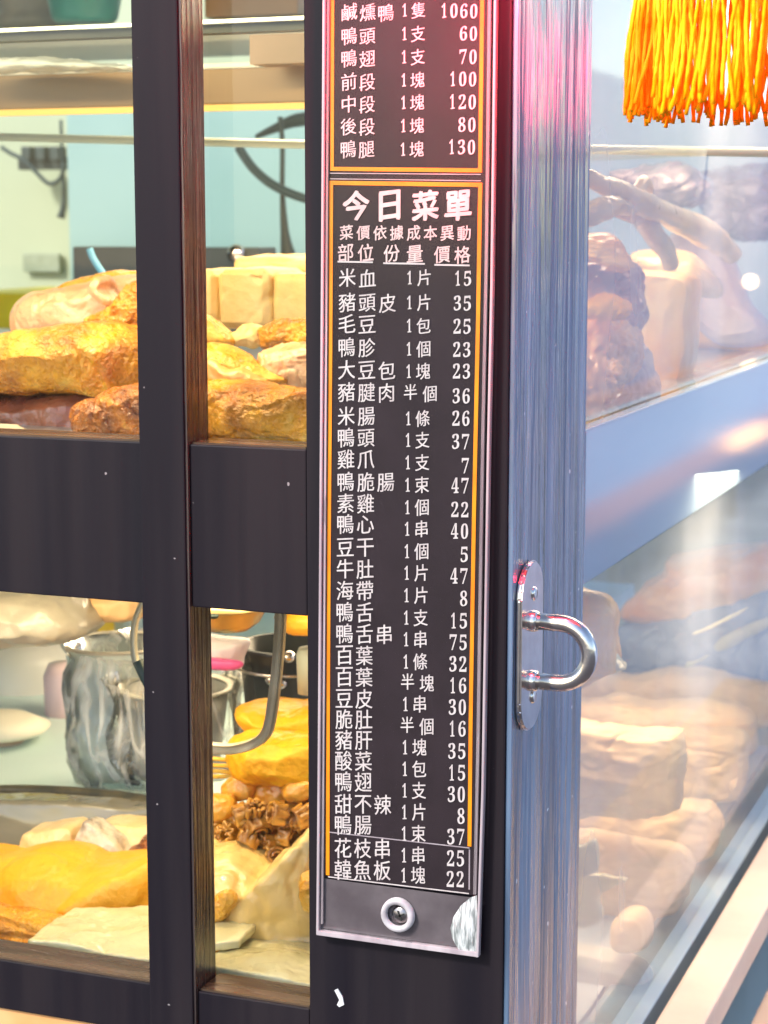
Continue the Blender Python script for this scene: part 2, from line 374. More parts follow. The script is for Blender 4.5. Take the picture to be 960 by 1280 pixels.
# screw with a pale washer
wc = W(497, 1144, Y=-.007)
k_ = mmpx(0)
wz = lathe('washer', tuple(wc), [(12.5*k_, .0008), (13*k_, -.0016), (17.5*k_, -.0022), (19.5*k_, -.0012), (20*k_, .0018)], mat('milky washer', (.55, .52, .53), (.4, .37, .38), rough=.25, scale=120), board, 28, axis='Y')
lathe('screw_head', (wc.x+.0016, wc.y+.001, wc.z), [(0, -.0014), (8.5*k_, -.0010), (10.8*k_, .0006), (10.8*k_, .0014)], M['screw'], wz, 20, axis='Y')
for a in (.4, 1.97):
    d = Vector((math.cos(a), 0, math.sin(a))); e = Vector((-d.z, 0, d.x)); c = wc+Vector((.0016, -.0006, 0))
    mk('screw_slot', [tuple(c+d*s*.0035+e*q*.0006) for s, q in ((-1, -1), (1, -1), (1, 1), (-1, 1))], [(0, 1, 2, 3)], mat('slot dark', (.02, .02, .02)), wz)
# peeling film bubble in the lower right corner
def film(name, pts, Y0, h, m, parent):
    c = Vector((592, 1150)); P0 = [W(x, y, Y=Y0) for x, y in pts]; cc = W(585, 1157, Y=Y0)
    V = [tuple(cc+Vector((0, -h, 0)))]; n = len(P0); Fc = []
    for j, s in enumerate((.35, .7, 1)):
        for i, p in enumerate(P0):
            q = cc+(p-cc)*s; V.append((q.x, Y0-h*(1-s*s)-abs(noise.noise(Vector((i*.9, j, 2))))*.0010*(s < 1), q.z))
    for i in range(n): Fc.append((0, 1+i, 1+(i+1) % n))
    for j in range(2):
        for i in range(n): Fc.append((1+j*n+i, 1+(j+1)*n+i, 1+(j+1)*n+(i+1) % n, 1+j*n+(i+1) % n))
    return mk(name, V, Fc, m, parent, True)
M['film'] = mat('crinkled clear film', (.70, .72, .70), (.22, .24, .23), rough=.12, scale=320, stretch=(1.5, 1, .22), bump=.0008, bscale=900, coat=.6)
film('peeled_film', [(596, 1119), (588, 1122), (576, 1132), (567, 1146), (563, 1160), (565, 1172), (570, 1182), (574, 1188), (585, 1190), (595, 1191), (597, 1150)], -.0068, .0018, M['film'], board)
prism('paint_chip', [(418, 1238), (422, 1236), (428, 1246), (430, 1256), (424, 1259), (421, 1256), (424, 1250)], -.0008, .001, mat('chipped white', (.6, .6, .6), rough=.6), case)
# orange rules
YG = -.00505
LN = [0]
def line(pts, wd, m=None, nm='gold_rule'):
    """one continuous printed rule; every rule lies a hair above the last so that none share a plane"""
    LN[0] += 1; yy = YG+LN[0]*.00001; P = [W(x, y, Y=yy) for x, y in pts]; V = []; Fc = []
    if len(P) == 2: P = [P[0].lerp(P[1], t) for t in (0, 1)]
    for i, p in enumerate(P):
        d0 = (P[i]-P[i-1]).normalized() if i else None; d1 = (P[i+1]-P[i]).normalized() if i < len(P)-1 else None
        d = ((d0 or d1)+(d1 or d0)).normalized(); e = Vector((-d.z, 0, d.x)); c = e.dot(Vector((-(d1 or d0).z, 0, (d1 or d0).x)))
        e = e*wd*k_*.5/max(.4, c); V += [tuple(p-e), tuple(p+e)]
    for i in range(len(P)-1): Fc.append((2*i, 2*i+2, 2*i+3, 2*i+1))
    return mk(nm, V, Fc, m or M['gold'], board)
line([(415.5, -60), (415, 211), (600, 213), (603.5, -60)], 4.2)
line([(409.5, 1094), (410, 900), (411, 700), (413, 440), (414, 228.5), (600.3, 231), (597.5, 400), (592.5, 640), (588.3, 900), (586.8, 1058)], 4.4)
line([(586.8, 1062), (586.5, 1112)], 1.6, M['acryledge'])
line([(410, 1096), (586, 1117)], 1.4, M['ink'], 'card_cut_edge')
line([(410, 1040), (587, 1060)], 1.3, M['acryledge'], 'card_cut_edge')
line([(412, 216.5), (601, 218)], 1.0, M['acryledge'], 'card_cut_edge')
line([(412, 223.5), (601, 226)], 1.0, M['acryledge'], 'card_cut_edge')
for a, b, y in ((422, 466, 327), (479, 531, 329), (543, 587, 331)): line([(a, y), (b, y+.8)], 1.8, M['ink'], 'heading_underline')
# lettering
SER = {str(i): chr(0x1D7CE+i) for i in range(10)}
GC = {}
def glyph(ch):
    if ch in GC: return GC[ch]
    c = bpy.data.curves.new('g', 'FONT'); c.body = SER.get(ch, ch); c.resolution_u = 3
    o = bpy.data.objects.new('g', c); COL.objects.link(o)
    dg = bpy.context.evaluated_depsgraph_get(); dg.update()
    me = bpy.data.meshes.new_from_object(o.evaluated_get(dg))
    V = [v.co.copy() for v in me.vertices]; Fc = [tuple(p.vertices) for p in me.polygons]
    bpy.data.objects.remove(o); bpy.data.meshes.remove(me)
    x0 = min(v.x for v in V); x1 = max(v.x for v in V); y0 = min(v.y for v in V); y1 = max(v.y for v in V)
    GC[ch] = ([((v.x-x0)/(x1-x0)-.5, (v.y-y0)/(y1-y0)-.5) for v in V], Fc, x1-x0, y1-y0); return GC[ch]
class Text:
    def __init__(s): s.V = []; s.F = []
    def put(s, ch, cx, cy, w, h, bold=0, shear=0):
        """bold = extra stroke weight in photo pixels, made by pressing the glyph several times like heavy ink"""
        V, Fc, gw, gh = glyph(ch); a = max(gw, gh)
        if ch not in '0123456789': w, h = w*max(.45, gw/a), h*max(.5, gh/a)
        o = W(cx, cy, Y=YG-.00012); ex = (W(cx+1, cy, Y=YG).x-o.x); ez = o.z-W(cx, cy+1, Y=YG).z
        sh = [(0, 0)] if not bold else [(-bold, -bold*.5), (bold, bold*.5), (-bold*.3, bold*.8), (bold*.4, -bold*.8)]
        for j, (dx, dy) in enumerate(sh if bold > .25 else [(-bold, 0), (bold, 0)]):
            n = len(s.V)
            for x, y in V:
                y2 = y+.02*math.sin(x*5)
                s.V.append((o.x+(x*w+dx)*ex, o.y-j*.00002, o.z+(y2*h+shear*x*h+dy)*ez))
            s.F += [tuple(i+n for i in f) for f in Fc]
    def done(s, m, nm): return mk(nm, s.V, s.F, m, board)
def row(name, unit, price, yn, yu, yp, nx, pitch, ux, pr, big=23, first=False):
    t = Text()
    for i, ch in enumerate(name): t.put(ch, nx+pitch*(i+.5), yn+i*.5, big, big, .2, .07)
    t.done(M['ink'], 'dish_name'); t = Text()
    if unit[0] == '1':
        t.put('1', ux+3.5, yu, 6, 16.5); t.put(unit[1], ux+(21.5 if not first else 20.5), yu, 19, 20, .2, .07)
    else:
        t.put(unit[0], ux+6, yu-2, 18, 19, .2, .07); t.put(unit[1], ux+30, yu, 19, 20, .2, .07)
    t.done(M['ink'], 'portion_lettering'); t = Text()
    for i, ch in enumerate(price[::-1]): t.put(ch, pr-5.5-12.4*i, yp-i*.3, 6.2 if ch == '1' else 9.8, 18.5)
    t.done(M['ink'], 'price_lettering')
for n_, u_, p_, a, b, c in (('鹹燻鴨', '1隻', '1060', 15, 12.5, 14), ('鴨頭', '1支', '60', 45, 42, 42), ('鴨翅', '1支', '70', 73, 71, 71), ('前段', '1塊', '100', 102, 100, 99),
                            ('中段', '1塊', '120', 130, 128, 127.5), ('後段', '1塊', '80', 158, 157, 156), ('鴨腿', '1塊', '130', 186.5, 186.5, 184)):
    row(n_, u_, p_, a, b, c, 425.5-a*.008, 22.8, 502.5-a*.012, 598-a*.017, 21.5, True)
t = Text()
for ch, x in zip('今日菜單', (445, 487, 531.5, 572.5)): t.put(ch, x, 257, 35, 36, 1.3, .05)
t.done(M['titleink'], 'heading_lettering')
t = Text()
for i, ch in enumerate('菜價依據成本異動'): t.put(ch, 433+21*i, 290.5+i*.15, 18, 18, .3, .07)
t.done(M['titleink'], 'heading_lettering')
t = Text()
for ch, x in zip('部位份量價格', (432, 457, 489.5, 518.5, 552.5, 578)): t.put(ch, x, 315.5+(x-432)*.02, 21.5, 21.5, .3, .06)
t.done(M['titleink'], 'heading_lettering')
N = '米血 豬頭皮 毛豆 鴨胗 大豆包 豬腱肉 米腸 鴨頭 雞爪 鴨脆腸 素雞 鴨心 豆干 牛肚 海帶 鴨舌 鴨舌串 百葉 百葉 豆皮 脆肚 豬肝 酸菜 鴨翅 甜不辣 鴨腸 花枝串 韓魚板'.split()
U = '1片 1片 1包 1個 1塊 半個 1條 1支 1支 1束 1個 1串 1個 1片 1片 1支 1串 1條 半塊 1串 半個 1塊 1包 1支 1片 1束 1串 1塊'.split()
PR = '15 35 25 23 23 36 26 37 7 47 22 40 5 47 8 15 75 32 16 30 16 35 15 30 8 37 25 22'.split()
YN = [347, 378, 405, 434, 462, 490, 520, 547, 574, 602, 629, 655, 684, 711, 738, 765, 792, 819, 846, 873, 899, 925, 951, 977, 1005, 1031, 1060, 1087]
YU = [347, 378, 407, 436, 464, 492, 523, 550, 578, 606, 634, 661, 689, 716, 744, 772, 799, 827, 854, 880, 908, 934, 961, 988, 1015, 1042, 1069, 1094]
YP = [348, 379, 408, 437, 464, 495, 523, 552, 582, 607, 637, 664, 693, 720, 748, 776, 803, 830, 857, 884, 911, 939, 966, 993, 1020, 1046, 1073, 1099]
for i in range(28):
    y = YN[i]
    row(N[i], U[i], PR[i], y, YU[i], YP[i], 421.5-(y-347)*.0072, 25.2-(y-347)*.0008, 508.5-(y-347)*.010, 590-(y-347)*.0125)

# ------------------------------------------------------------------ stall room behind the case
M['wall'] = mat('greenish cream wall', (.38, .43, .28), (.44, .48, .32), rough=.7, scale=2)
tag(box('back_wall', -4, .04, 2.0, 2.1, 0, 3, M['wall']), kind='structure')
M['aquap'] = mat('pale aqua door', (.27, .43, .40), (.32, .48, .45), rough=.4, scale=3)
def pb(name, x0, y0, x1, y1, Y, d, m, parent=None, bev=.002):
    a = W(x0, (y0+y1)/2, Y=Y); b = W(x1, (y0+y1)/2, Y=Y); u = W((x0+x1)/2, y0, Y=Y); v = W((x0+x1)/2, y1, Y=Y)
    return box(name, a.x, b.x, Y, Y+d, v.z, u.z, m, parent, bev)
cab = pb('cabinet_door', 88, 100, 560, 620, 1.80, .12, M['aquap']); tag(cab, 'pale aqua cabinet behind the upper left window', 'cabinet')
tag(pb('yellow_crate', -60, 366, 36, 560, 1.6, .3, mat('yellow plastic', (.75, .60, .01), (.70, .52, .01), rough=.4)), 'mustard yellow plastic crate at the left edge behind the braised meat', 'crate')
tag(pb('wall_note', 28, 317, 74, 340, 1.985, .01, mat('grey green paper', (.26, .30, .2), (.34, .38, .27), rough=.8, scale=30)), 'grey green paper note stuck on the cream wall', 'note')
tag(pb('green_wall_panel', 600, -80, 1100, 520, 1.88, .1, mat('sage green panel', (.30, .36, .33), (.38, .43, .40), rough=.6, scale=4)), 'sage green wall panel seen through the side glass', 'panel')
blk = mat('black cable', (.02, .045, .045), rough=.5); drk = mat('dark grey green', (.03, .05, .045), (.05, .07, .06), rough=.5)
ps = thing('power_strip', tuple(W(55, 212, Y=1.93)), 'dark power strip with looping cables on the cream wall', 'power strip')
pb('socket_block', 22, 196, 82, 212, 1.93, .03, drk, ps)
for x in (32, 50, 68): pb('plug', x-6, 183, x+5, 200, 1.915, .03, drk, ps)
tube('cable', [W(2, 184, Y=1.9), W(14, 192, Y=1.9), W(30, 200, Y=1.9), W(44, 214, Y=1.9), W(62, 230, Y=1.9), W(76, 222, Y=1.9), W(80, 205, Y=1.9)], .004, blk, ps, 8, sub=5)
tube('cable', [W(76, 150, Y=1.92), W(78, 200, Y=1.92), W(80, 250, Y=1.92), W(76, 272, Y=1.92)], [.003, .003, .004, .008], blk, ps, 8, sub=4)
tag(tube('hanging_cable', [W(298, 184, Y=1.2), W(318, 212, Y=1.2), W(350, 236, Y=1.2), W(400, 252, Y=1.2), W(460, 250, Y=1.2)], .006, mat('dark teal hose', (.02, .06, .075), rough=.35), None, 10, sub=6), 'thick dark teal hose curving down behind the upper middle window', 'hose')
tag(tube('thin_cable', [W(350, 146, Y=1.22), W(353, 180, Y=1.22), W(353, 240, Y=1.22), W(356, 290, Y=1.22), W(360, 318, Y=1.22)], [.0035, .0035, .0035, .006, .011], blk, None, 8, sub=5), 'thin black cord with a plug hanging across the hose', 'cord')
tag(tube('wall_hook', [W(320, 171, Y=1.25), W(345, 160, Y=1.25), W(372, 150, Y=1.25), W(420, 146, Y=1.25)], [.003, .006, .009, .009], blk, None, 8, sub=5), 'black bent wall hook above the teal hose', 'hook')
tag(pb('black_tray', 92, 309, 324, 420, .98, .05, mat('dark slate tray', (.035, .05, .055), (.05, .065, .07), rough=.3, scale=10)), 'dark slate grey box standing behind the tofu blocks', 'box')
tag(lathe('chrome_knob', tuple(W(295, 317, Y=.97)), [(0, -.01), (.009, -.006), (.011, 0), (.009, .008)], M['steel'], None, 20, axis='Y'), 'small chrome knob on the slate grey box', 'knob')
tag(tube('blue_straw', [W(112, 311, Y=.6), W(116, 322, Y=.6), W(126, 338, Y=.6), W(134, 350, Y=.6)], .0035, mat('blue tube', (.12, .38, .55), rough=.3), None, 8, sub=4), 'thin blue tube sticking up behind the pale pork', 'tube')
cup = W(106, 28, Y=1.0)
tag(lathe('green_cup', tuple(cup), [(0, 0), (.035, 0), (.04, .005), (.052, .06), (.05, .06), (.036, .008), (0, .006)], mat('teal plastic cup', (.03, .28, .22), rough=.3), None, 28), 'teal green cup at the top of the left window', 'cup')
tag(lathe('ribbed_jar', tuple(W(44, 36, Y=1.1)), [(0, 0), (.05, 0), (.05, .012), (.045, .018), (.05, .03), (.05, .12), (0, .12)], mat('smoky jar', (.42, .40, .30), (.3, .3, .24), rough=.4, scale=30), None, 28), 'cream jar left of the teal cup', 'jar')
tag(pb('orange_box', 255, -60, 372, 20, 1.1, .1, mat('soft orange card', (.75, .36, .12), (.75, .52, .36), rough=.6, scale=6)), 'soft orange box at the top of the middle window', 'box')
tag(slab('folded_plastic_bag', [(-30, 78), (60, 72), (120, 78), (175, 86), (120, 89), (-30, 90)], .40, .05, mat('milky bag', (.6, .66, .58), (.45, .52, .46), rough=.25), amp=.002, freq=50), 'crumpled milky bag lying along the tan cross beam', 'bag')
tag(box('room_shelf', -2.2, -.3, 1.0, 1.2, W(100, 36, Y=1.0).z-.02, W(100, 34, Y=1.0).z-.004, mat('pale shelf board', (.6, .62, .5), rough=.6)), 'pale shelf board behind the top of the left window', 'shelf')
# ------------------------------------------------------------------ food materials
def fm(name, c, c2, c3=None, rough=.28, scale=28, bump=.0015, bs=140, coat=.6, sss=.04, **k):
    return mat(name, c, c2, rough=rough, scale=scale, bump=bump, bscale=bs, coat=coat, crough=.06, c3=c3, sss=sss, rvar=.1, **k)
M['duck'] = fm('glazed duck skin', (.44, .13, .008), (.82, .38, .012), (.88, .58, .12), lo=.34, hi=.60, bump=.0045, scale=30, bs=230)
M['duckpale'] = fm('pale braised skin', (.80, .36, .02), (.86, .52, .10), (.68, .22, .01), scale=32, bump=.003, bs=200)
M['roast'] = fm('dark roast skin', (.14, .03, .006), (.58, .18, .012), (.80, .42, .06), scale=55, bump=.005, bs=220)
M['pork'] = fm('pinkish pork', (.80, .42, .20), (.86, .60, .34), (.80, .34, .05), scale=20, bump=.003, bs=120, rough=.35)
M['crust'] = fm('orange crust', (.72, .30, .02), (.60, .20, .01), scale=90, bump=.004, bs=260)
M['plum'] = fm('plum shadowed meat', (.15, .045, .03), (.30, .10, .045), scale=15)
M['tofu'] = mat('tofu', (.74, .50, .17), (.80, .60, .26), rough=.5, scale=18, bump=.003, bscale=55, sss=.15)
M['tofu2'] = mat('fried tofu skin', (.82, .36, .004), (.88, .46, .015), rough=.45, scale=30, bump=.002, bscale=120, sss=.1)
M['yellow'] = fm('steamed yellow fish cake', (.86, .38, .01), (.88, .48, .04), scale=9, rough=.5, bump=.0014, bs=160, coat=.2)
M['tripe'] = fm('cream tripe', (.78, .50, .14), (.84, .62, .26), scale=14, rough=.3, bump=.0015, bs=80)
M['offal'] = fm('curly brown offal', (.26, .10, .015), (.62, .30, .04), (.76, .46, .10), scale=60, bump=.002, bs=150)
M['meatball'] = fm('orange meatball', (.70, .28, .02), (.80, .42, .06), scale=40, bump=.002, bs=150)
M['white'] = fm('white turnip cake', (.66, .62, .36), (.74, .70, .46), (.68, .60, .12), scale=12, rough=.3, hi=.68, bump=.0008)
M['taro'] = fm('grey speckled taro', (.70, .62, .48), (.36, .30, .24), scale=55, lo=.45, hi=.6)
M['peach'] = fm('peach tofu skin roll', (.88, .60, .32), (.90, .72, .46), scale=7, rough=.5, coat=.15, bump=.0005)
M['lav'] = fm('pale lilac skin', (.50, .38, .36), (.62, .52, .50), scale=10, rough=.4)
M['tan'] = fm('tan neck skin', (.56, .38, .16), (.66, .48, .24), scale=14, rough=.35)
M['orangepale'] = fm('pale orange meat', (.85, .36, .07), (.88, .56, .22), scale=12, rough=.4)
M['bread'] = fm('cream crumb', (.84, .58, .26), (.86, .68, .38), scale=30, bump=.002, rough=.5)
M['bagd'] = mat('wet dark plastic wrap', (.18, .16, .18), (.34, .30, .33), rough=.14, scale=25, bump=.006, bscale=45, coat=.8, c3=(.4, .38, .42))
# ------------------------------------------------------------------ upper shelf food
def food(name, o, Y, th, m, label, cat, group=None, **k): return slab(name, o, Y, th, m, label, cat, group, **k)
DECK = [(-80, 552), (0, 552)]
food('duck_breast', [(-60, 470), (-20, 430), (20, 412), (70, 404), (120, 401), (160, 408), (195, 430), (200, 480), (190, 500), (120, 492), (60, 494), (0, 496), (-40, 500)], .155, .11, M['duck'], 'big glazed orange duck breast lying at the left end of the upper shelf', 'duck meat', amp=.0042, freq=20, ridged=.0014, lean=-.2)
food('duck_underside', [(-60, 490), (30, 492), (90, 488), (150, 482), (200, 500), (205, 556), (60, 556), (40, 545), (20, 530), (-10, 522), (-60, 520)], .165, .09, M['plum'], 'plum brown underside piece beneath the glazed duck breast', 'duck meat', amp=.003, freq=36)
food('roast_chunk', [(93, 520), (105, 505), (125, 494), (150, 484), (185, 478), (225, 478), (235, 556), (200, 556), (120, 550), (98, 538)], .085, .05, M['roast'], 'dark charred chunk in front of the duck breast beside the mullion', 'roast meat', amp=.003, freq=60, ridged=.0018)
food('pork_piece', [(20, 400), (25, 380), (45, 365), (80, 356), (115, 350), (150, 345), (190, 346), (200, 380), (195, 440), (120, 440), (60, 432), (28, 425)], .30, .08, M['pork'], 'pinkish white boiled pork piece behind the duck breast', 'pork', amp=.003, freq=24, ridged=.0012)
food('pork_rind', [(118, 350), (128, 345), (136, 350), (134, 362), (150, 376), (142, 384), (126, 376), (118, 366)], .255, .03, M['pork'], 'pale knob of fat sticking up from the pork piece', 'pork fat', amp=.002, freq=70)
food('crusted_meat', [(108, 402), (130, 390), (150, 376), (172, 352), (205, 350), (215, 440), (160, 435), (125, 412)], .245, .05, M['crust'], 'bright orange crumbly piece leaning on the pork near the mullion', 'crusted meat', amp=.0025, freq=90, ridged=.001)
food('crusted_meat', [(55, 371), (90, 352), (130, 341), (200, 338), (210, 360), (120, 356), (70, 372)], .34, .05, M['duckpale'], 'thin orange skin edge along the top of the pork piece', 'skin', amp=.002, freq=50)
plt = thing('striped_tray', tuple(W(20, 552, Y=.07)), 'striped pale paper edge under the duck at the lower left', 'paper')
prismf('paper', [W(-60, 551, Y=.06), W(64, 551, Y=.06), W(45, 545, Y=.065), W(20, 531, Y=.075), W(-60, 527, Y=.08)], Vector((0, .002, 0)), mat('striped paper', (.35, .30, .22), (.5, .45, .33), rough=.6, scale=60, stretch=(.1, .1, 5)), plt)
food('duck_roll', [(240, 478), (262, 474), (300, 476), (340, 480), (380, 484), (420, 486), (425, 556), (380, 556), (330, 553), (262, 550), (240, 545)], .10, .06, M['duck'], 'long glossy brown roll along the front of the middle window', 'duck meat', amp=.0025, freq=30, ridged=.0014)
food('pork_slice', [(240, 430), (275, 431), (300, 440), (325, 455), (360, 476), (330, 482), (280, 476), (240, 478)], .15, .04, M['duckpale'], 'pale orange slice lying behind the long glossy roll', 'pork slice', amp=.002, freq=40, ridged=.001)
food('pork_slice', [(262, 450), (285, 458), (310, 462), (335, 478), (300, 490), (262, 484)], .135, .025, M['orangepale'], 'small peach slice wedged behind the long glossy roll', 'pork slice', amp=.002, freq=60)
food('duck_wing', [(330, 440), (345, 432), (370, 429), (420, 430), (430, 490), (370, 490), (335, 478), (328, 460)], .17, .05, M['pork'], 'white frosted wing piece right of the orange slice', 'duck wing', amp=.0022, freq=70, ridged=.0014)
food('duck_wing', [(326, 412), (345, 402), (375, 396), (420, 398), (425, 440), (360, 436), (332, 438)], .23, .05, M['duck'], 'orange browned wing piece below the tofu blocks', 'duck wing', amp=.003, freq=45, ridged=.001)
food('duck_wing', [(240, 395), (262, 398), (280, 412), (292, 428), (270, 440), (240, 436)], .235, .05, M['duckpale'], 'pale orange wing piece below the tofu beside the mullion', 'duck wing', amp=.002, freq=45)
food('tofu_scrap', [(288, 422), (300, 412), (312, 404), (328, 414), (330, 432), (300, 432)], .25, .03, M['tofu'], 'small yellow tofu scrap below the tofu blocks', 'tofu', amp=.003, freq=70)
def block(name, x0, y0, x1, y1, Y, d, m, label, cat, group=None, amp=.0015, rot=0, bev=.004, dents=0):
    a = W(x0, (y0+y1)/2, Y=Y); b = W(x1, (y0+y1)/2, Y=Y); u = W((x0+x1)/2, y0, Y=Y); v = W((x0+x1)/2, y1, Y=Y)
    bm = bmesh.new(); vs = [bm.verts.new(q) for q in boxv(a.x, b.x, Y, Y+d, v.z, u.z)]
    for f in BOXF: bm.faces.new([vs[i] for i in f])
    bmesh.ops.bevel(bm, geom=bm.edges[:], offset=bev, segments=3, affect='EDGES')
    bmesh.ops.triangulate(bm, faces=bm.faces[:])
    me = bpy.data.meshes.new('t'); bm.to_mesh(me); bm.free()
    def mods(o):
        q = o.modifiers.new('r', 'REMESH'); q.mode = 'VOXEL'; q.voxel_size = .0022
    e = evalmesh(me, mods); sd_ = Vector((random.random()*40, 3, 1)); V = []
    for vv in e.vertices:
        dd = noise.fractal(vv.co*35+sd_, 1, 2, 3)*amp
        if dents: dd -= dents*max(0, noise.noise(vv.co*70+sd_)-.25)*2
        V.append(vv.co+vv.normal*dd)
    o = mk(name, V, [tuple(p.vertices) for p in e.polygons], m, None, True)
    if rot: o.rotation_euler.z = rot
    return tag(o, label, cat, group)
G = 'tofu blocks on the upper shelf'
block('tofu_block', 271, 336, 335, 412, .33, .08, M['tofu'], 'dented cream tofu block in the middle of the stack', 'tofu', G, dents=.004)
block('tofu_block', 337, 342, 430, 418, .335, .08, M['tofu'], 'plain tofu block right of the dented one beside the post', 'tofu', G, amp=.001)
block('tofu_block', 225, 337, 269, 414, .34, .08, M['tofu'], 'tofu block left of the dented one, half behind the mullion', 'tofu', G, amp=.001)
block('tofu_block', 290, 321, 440, 345, .42, .09, M['tofu'], 'pale tofu block lying flat behind and above the others', 'tofu', G, amp=.002)
# seen through the side glass
def YGL(px): return W(px, 600, X=-.016).y
def sfood(name, o, Y, th, m, *a, **k):
    return slab(name, o, max(Y, YGL(max(p[0] for p in o))+th*.5+.004), th, m, *a, **k)
def neck(pts, Y, r, m, label, cat, **k):
    P = [W(x, y, Y=max(Y+dy, YGL(x)+.03)) for x, y, dy in pts]; P, rr = smoothline(P, 8, [q*.8 for q in r]); V, Fc = tubegeo(P, rr, 16)
    sd_ = Vector((random.random()*30, 0, 0))
    V = [v+Vector((noise.noise(v*60+sd_), noise.noise(v*60+sd_*2), noise.noise(v*60+sd_*3)))*.0022 for v in V]
    return tag(mk('duck_neck', V, Fc, m, None, True), label, cat)
neck([(690, 205, 0), (735, 222, .0), (790, 248, .05), (840, 272, .1), (880, 290, .12), (915, 318, .13)], .32, [.006, .009, .0115, .013, .017, .012], M['tan'], 'long tan duck neck reaching over the shelf behind the side glass', 'duck neck')
neck([(690, 280, 0), (735, 267, .0), (765, 258, .02), (792, 262, .03)], .30, [.010, .012, .011, .004], M['tan'], 'short tan duck neck below the long one beside the post', 'duck neck')
neck([(770, 262, 0), (800, 272, .03), (822, 300, .06), (840, 330, .08)], .45, [.007, .010, .011, .009], M['tan'], 'tan wing bone crossing under the long duck neck', 'wing bone')
neck([(795, 240, 0), (806, 228, .0), (812, 240, .0)], .42, [.006, .007, .004], M['tan'], 'small tan joint knob standing above the long neck', 'wing joint')
sfood('duck_thigh', [(835, 300), (860, 285), (890, 292), (920, 330), (940, 380), (970, 420), (940, 432), (900, 430), (860, 395), (835, 350)], .62, .08, M['lav'], 'large pale lilac duck thigh behind the pale block', 'duck leg', amp=.003, freq=18)
sfood('orange_skin', [(690, 292), (735, 291), (765, 296), (782, 315), (792, 335), (770, 340), (735, 325), (690, 330)], .24, .06, M['orangepale'], 'bright salmon orange skin on top of the purplish meat pile', 'duck skin', amp=.003, freq=36)
sfood('purple_meat', [(690, 325), (740, 322), (780, 330), (800, 345), (806, 385), (796, 410), (760, 420), (690, 430)], .24, .08, mat('purplish braised meat', (.26, .11, .09), (.62, .34, .24), rough=.3, scale=26, bump=.004, bscale=60, coat=.4, c3=(.12, .05, .08)), 'folded purplish braised meat beside the post behind side glass', 'braised meat', amp=.006, freq=42, ridged=.004)
sfood('yellow_peel', [(724, 385), (745, 370), (768, 368), (790, 384), (775, 400), (724, 400)], .185, .03, M['yellow'], 'small yellow peel between the purplish meat and crumbly piece', 'peel', amp=.003, freq=60)
sfood('crumbly_meat', [(690, 392), (730, 390), (765, 390), (790, 405), (800, 440), (792, 470), (760, 480), (690, 490)], .21, .08, M['orangepale'], 'crumbly pale orange meat with a frosted top beside the post', 'braised meat', amp=.005, freq=50, ridged=.002)
sfood('ragged_meat', [(690, 450), (750, 450), (775, 460), (778, 478), (768, 494), (752, 505), (742, 520), (738, 536), (690, 552)], .195, .06, M['orangepale'], 'ragged peach meat hanging over the shelf edge beside the post', 'braised meat', amp=.006, freq=80, ridged=.004)
sfood('lilac_meat', [(770, 400), (795, 410), (812, 450), (822, 490), (812, 512), (800, 520), (785, 505), (770, 480), (755, 450)], .245, .05, M['lav'], 'lilac grey meat flap between the ragged meat and pale block', 'braised meat', amp=.004, freq=50, ridged=.002)
sfood('pale_block', [(798, 345), (830, 340), (868, 350), (866, 400), (860, 470), (830, 488), (805, 470), (797, 400)], .33, .09, mat('cream and orange block', (.80, .62, .34), (.85, .42, .08), c3=(.66, .6, .5), rough=.4, scale=9, bump=.001, sss=.1), 'tall cream block with an orange side standing on the shelf edge', 'tofu', amp=.002, freq=30, power=5)
sfood('yellow_slab', [(868, 392), (900, 388), (940, 395), (990, 410), (990, 440), (930, 442), (870, 432)], .62, .10, M['yellow'], 'flat yellow slab right of the tall cream block', 'fish cake', amp=.002, freq=20)
sfood('flat_meat', [(790, 318), (830, 312), (870, 322), (900, 350), (890, 372), (800, 352)], .55, .08, M['tan'], 'flat beige meat behind the tall cream block', 'braised meat', amp=.003, freq=30)
for i, (pts, lb) in enumerate([([(760, 218), (800, 206), (850, 204), (880, 216), (890, 240), (850, 262), (800, 256)], 'wet dark wrapped bundle just right of the long duck neck'),
                   ([(862, 222), (900, 212), (960, 204), (1010, 210), (1010, 262), (940, 268), (880, 262)], 'wet dark wrapped bundle below the lantern fringe at the right edge'),
                   ([(880, 250), (930, 248), (1000, 252), (1010, 296), (950, 300), (900, 292)], 'lowest dark wrapped bundle at the right edge')]):
    sfood('wrapped_bundle', pts, .95-.12*(i == 2), .12, M['bagd'], lb, 'wrapped food', 'wrapped bundles behind the side glass', amp=.007, freq=22, ridged=.004)
# ------------------------------------------------------------------ lower deck, left windows
food('cream_bag', [(-60, 740), (60, 735), (110, 760), (120, 785), (90, 800), (40, 806), (-60, 808)], .30, .10, mat('cream plastic bag', (.42, .38, .30), (.50, .46, .38), rough=.3, scale=9, bump=.006, bscale=20, coat=.4), 'cream plastic bag hanging at the top of the lower left window', 'bag', amp=.004, freq=20)
food('orange_bag', [(95, 735), (180, 735), (185, 768), (150, 775), (110, 768)], .34, .06, mat('orange bag', (.80, .42, .16), (.82, .55, .28), rough=.4, scale=20), 'orange bag top behind the lower left window', 'bag', amp=.003, freq=30)
pail = W(150, 968, Y=.40); q = mmpx(.40)
pm = mat('grey blue steel pail', (.66, .74, .72), (.56, .64, .64), rough=.3, metal=0, scale=8)
pl = thing('steel_pail', tuple(pail), 'grey steel pail wrapped in a clear bag behind the mullion', 'pail')
lathe('pail_body', tuple(pail), [(0, 0), (.030, 0), (.034, .004), (.046, 150*q), (.050, 158*q), (.047, 158*q), (.043, 148*q), (.032, .008), (0, .006)], pm, pl, 40)
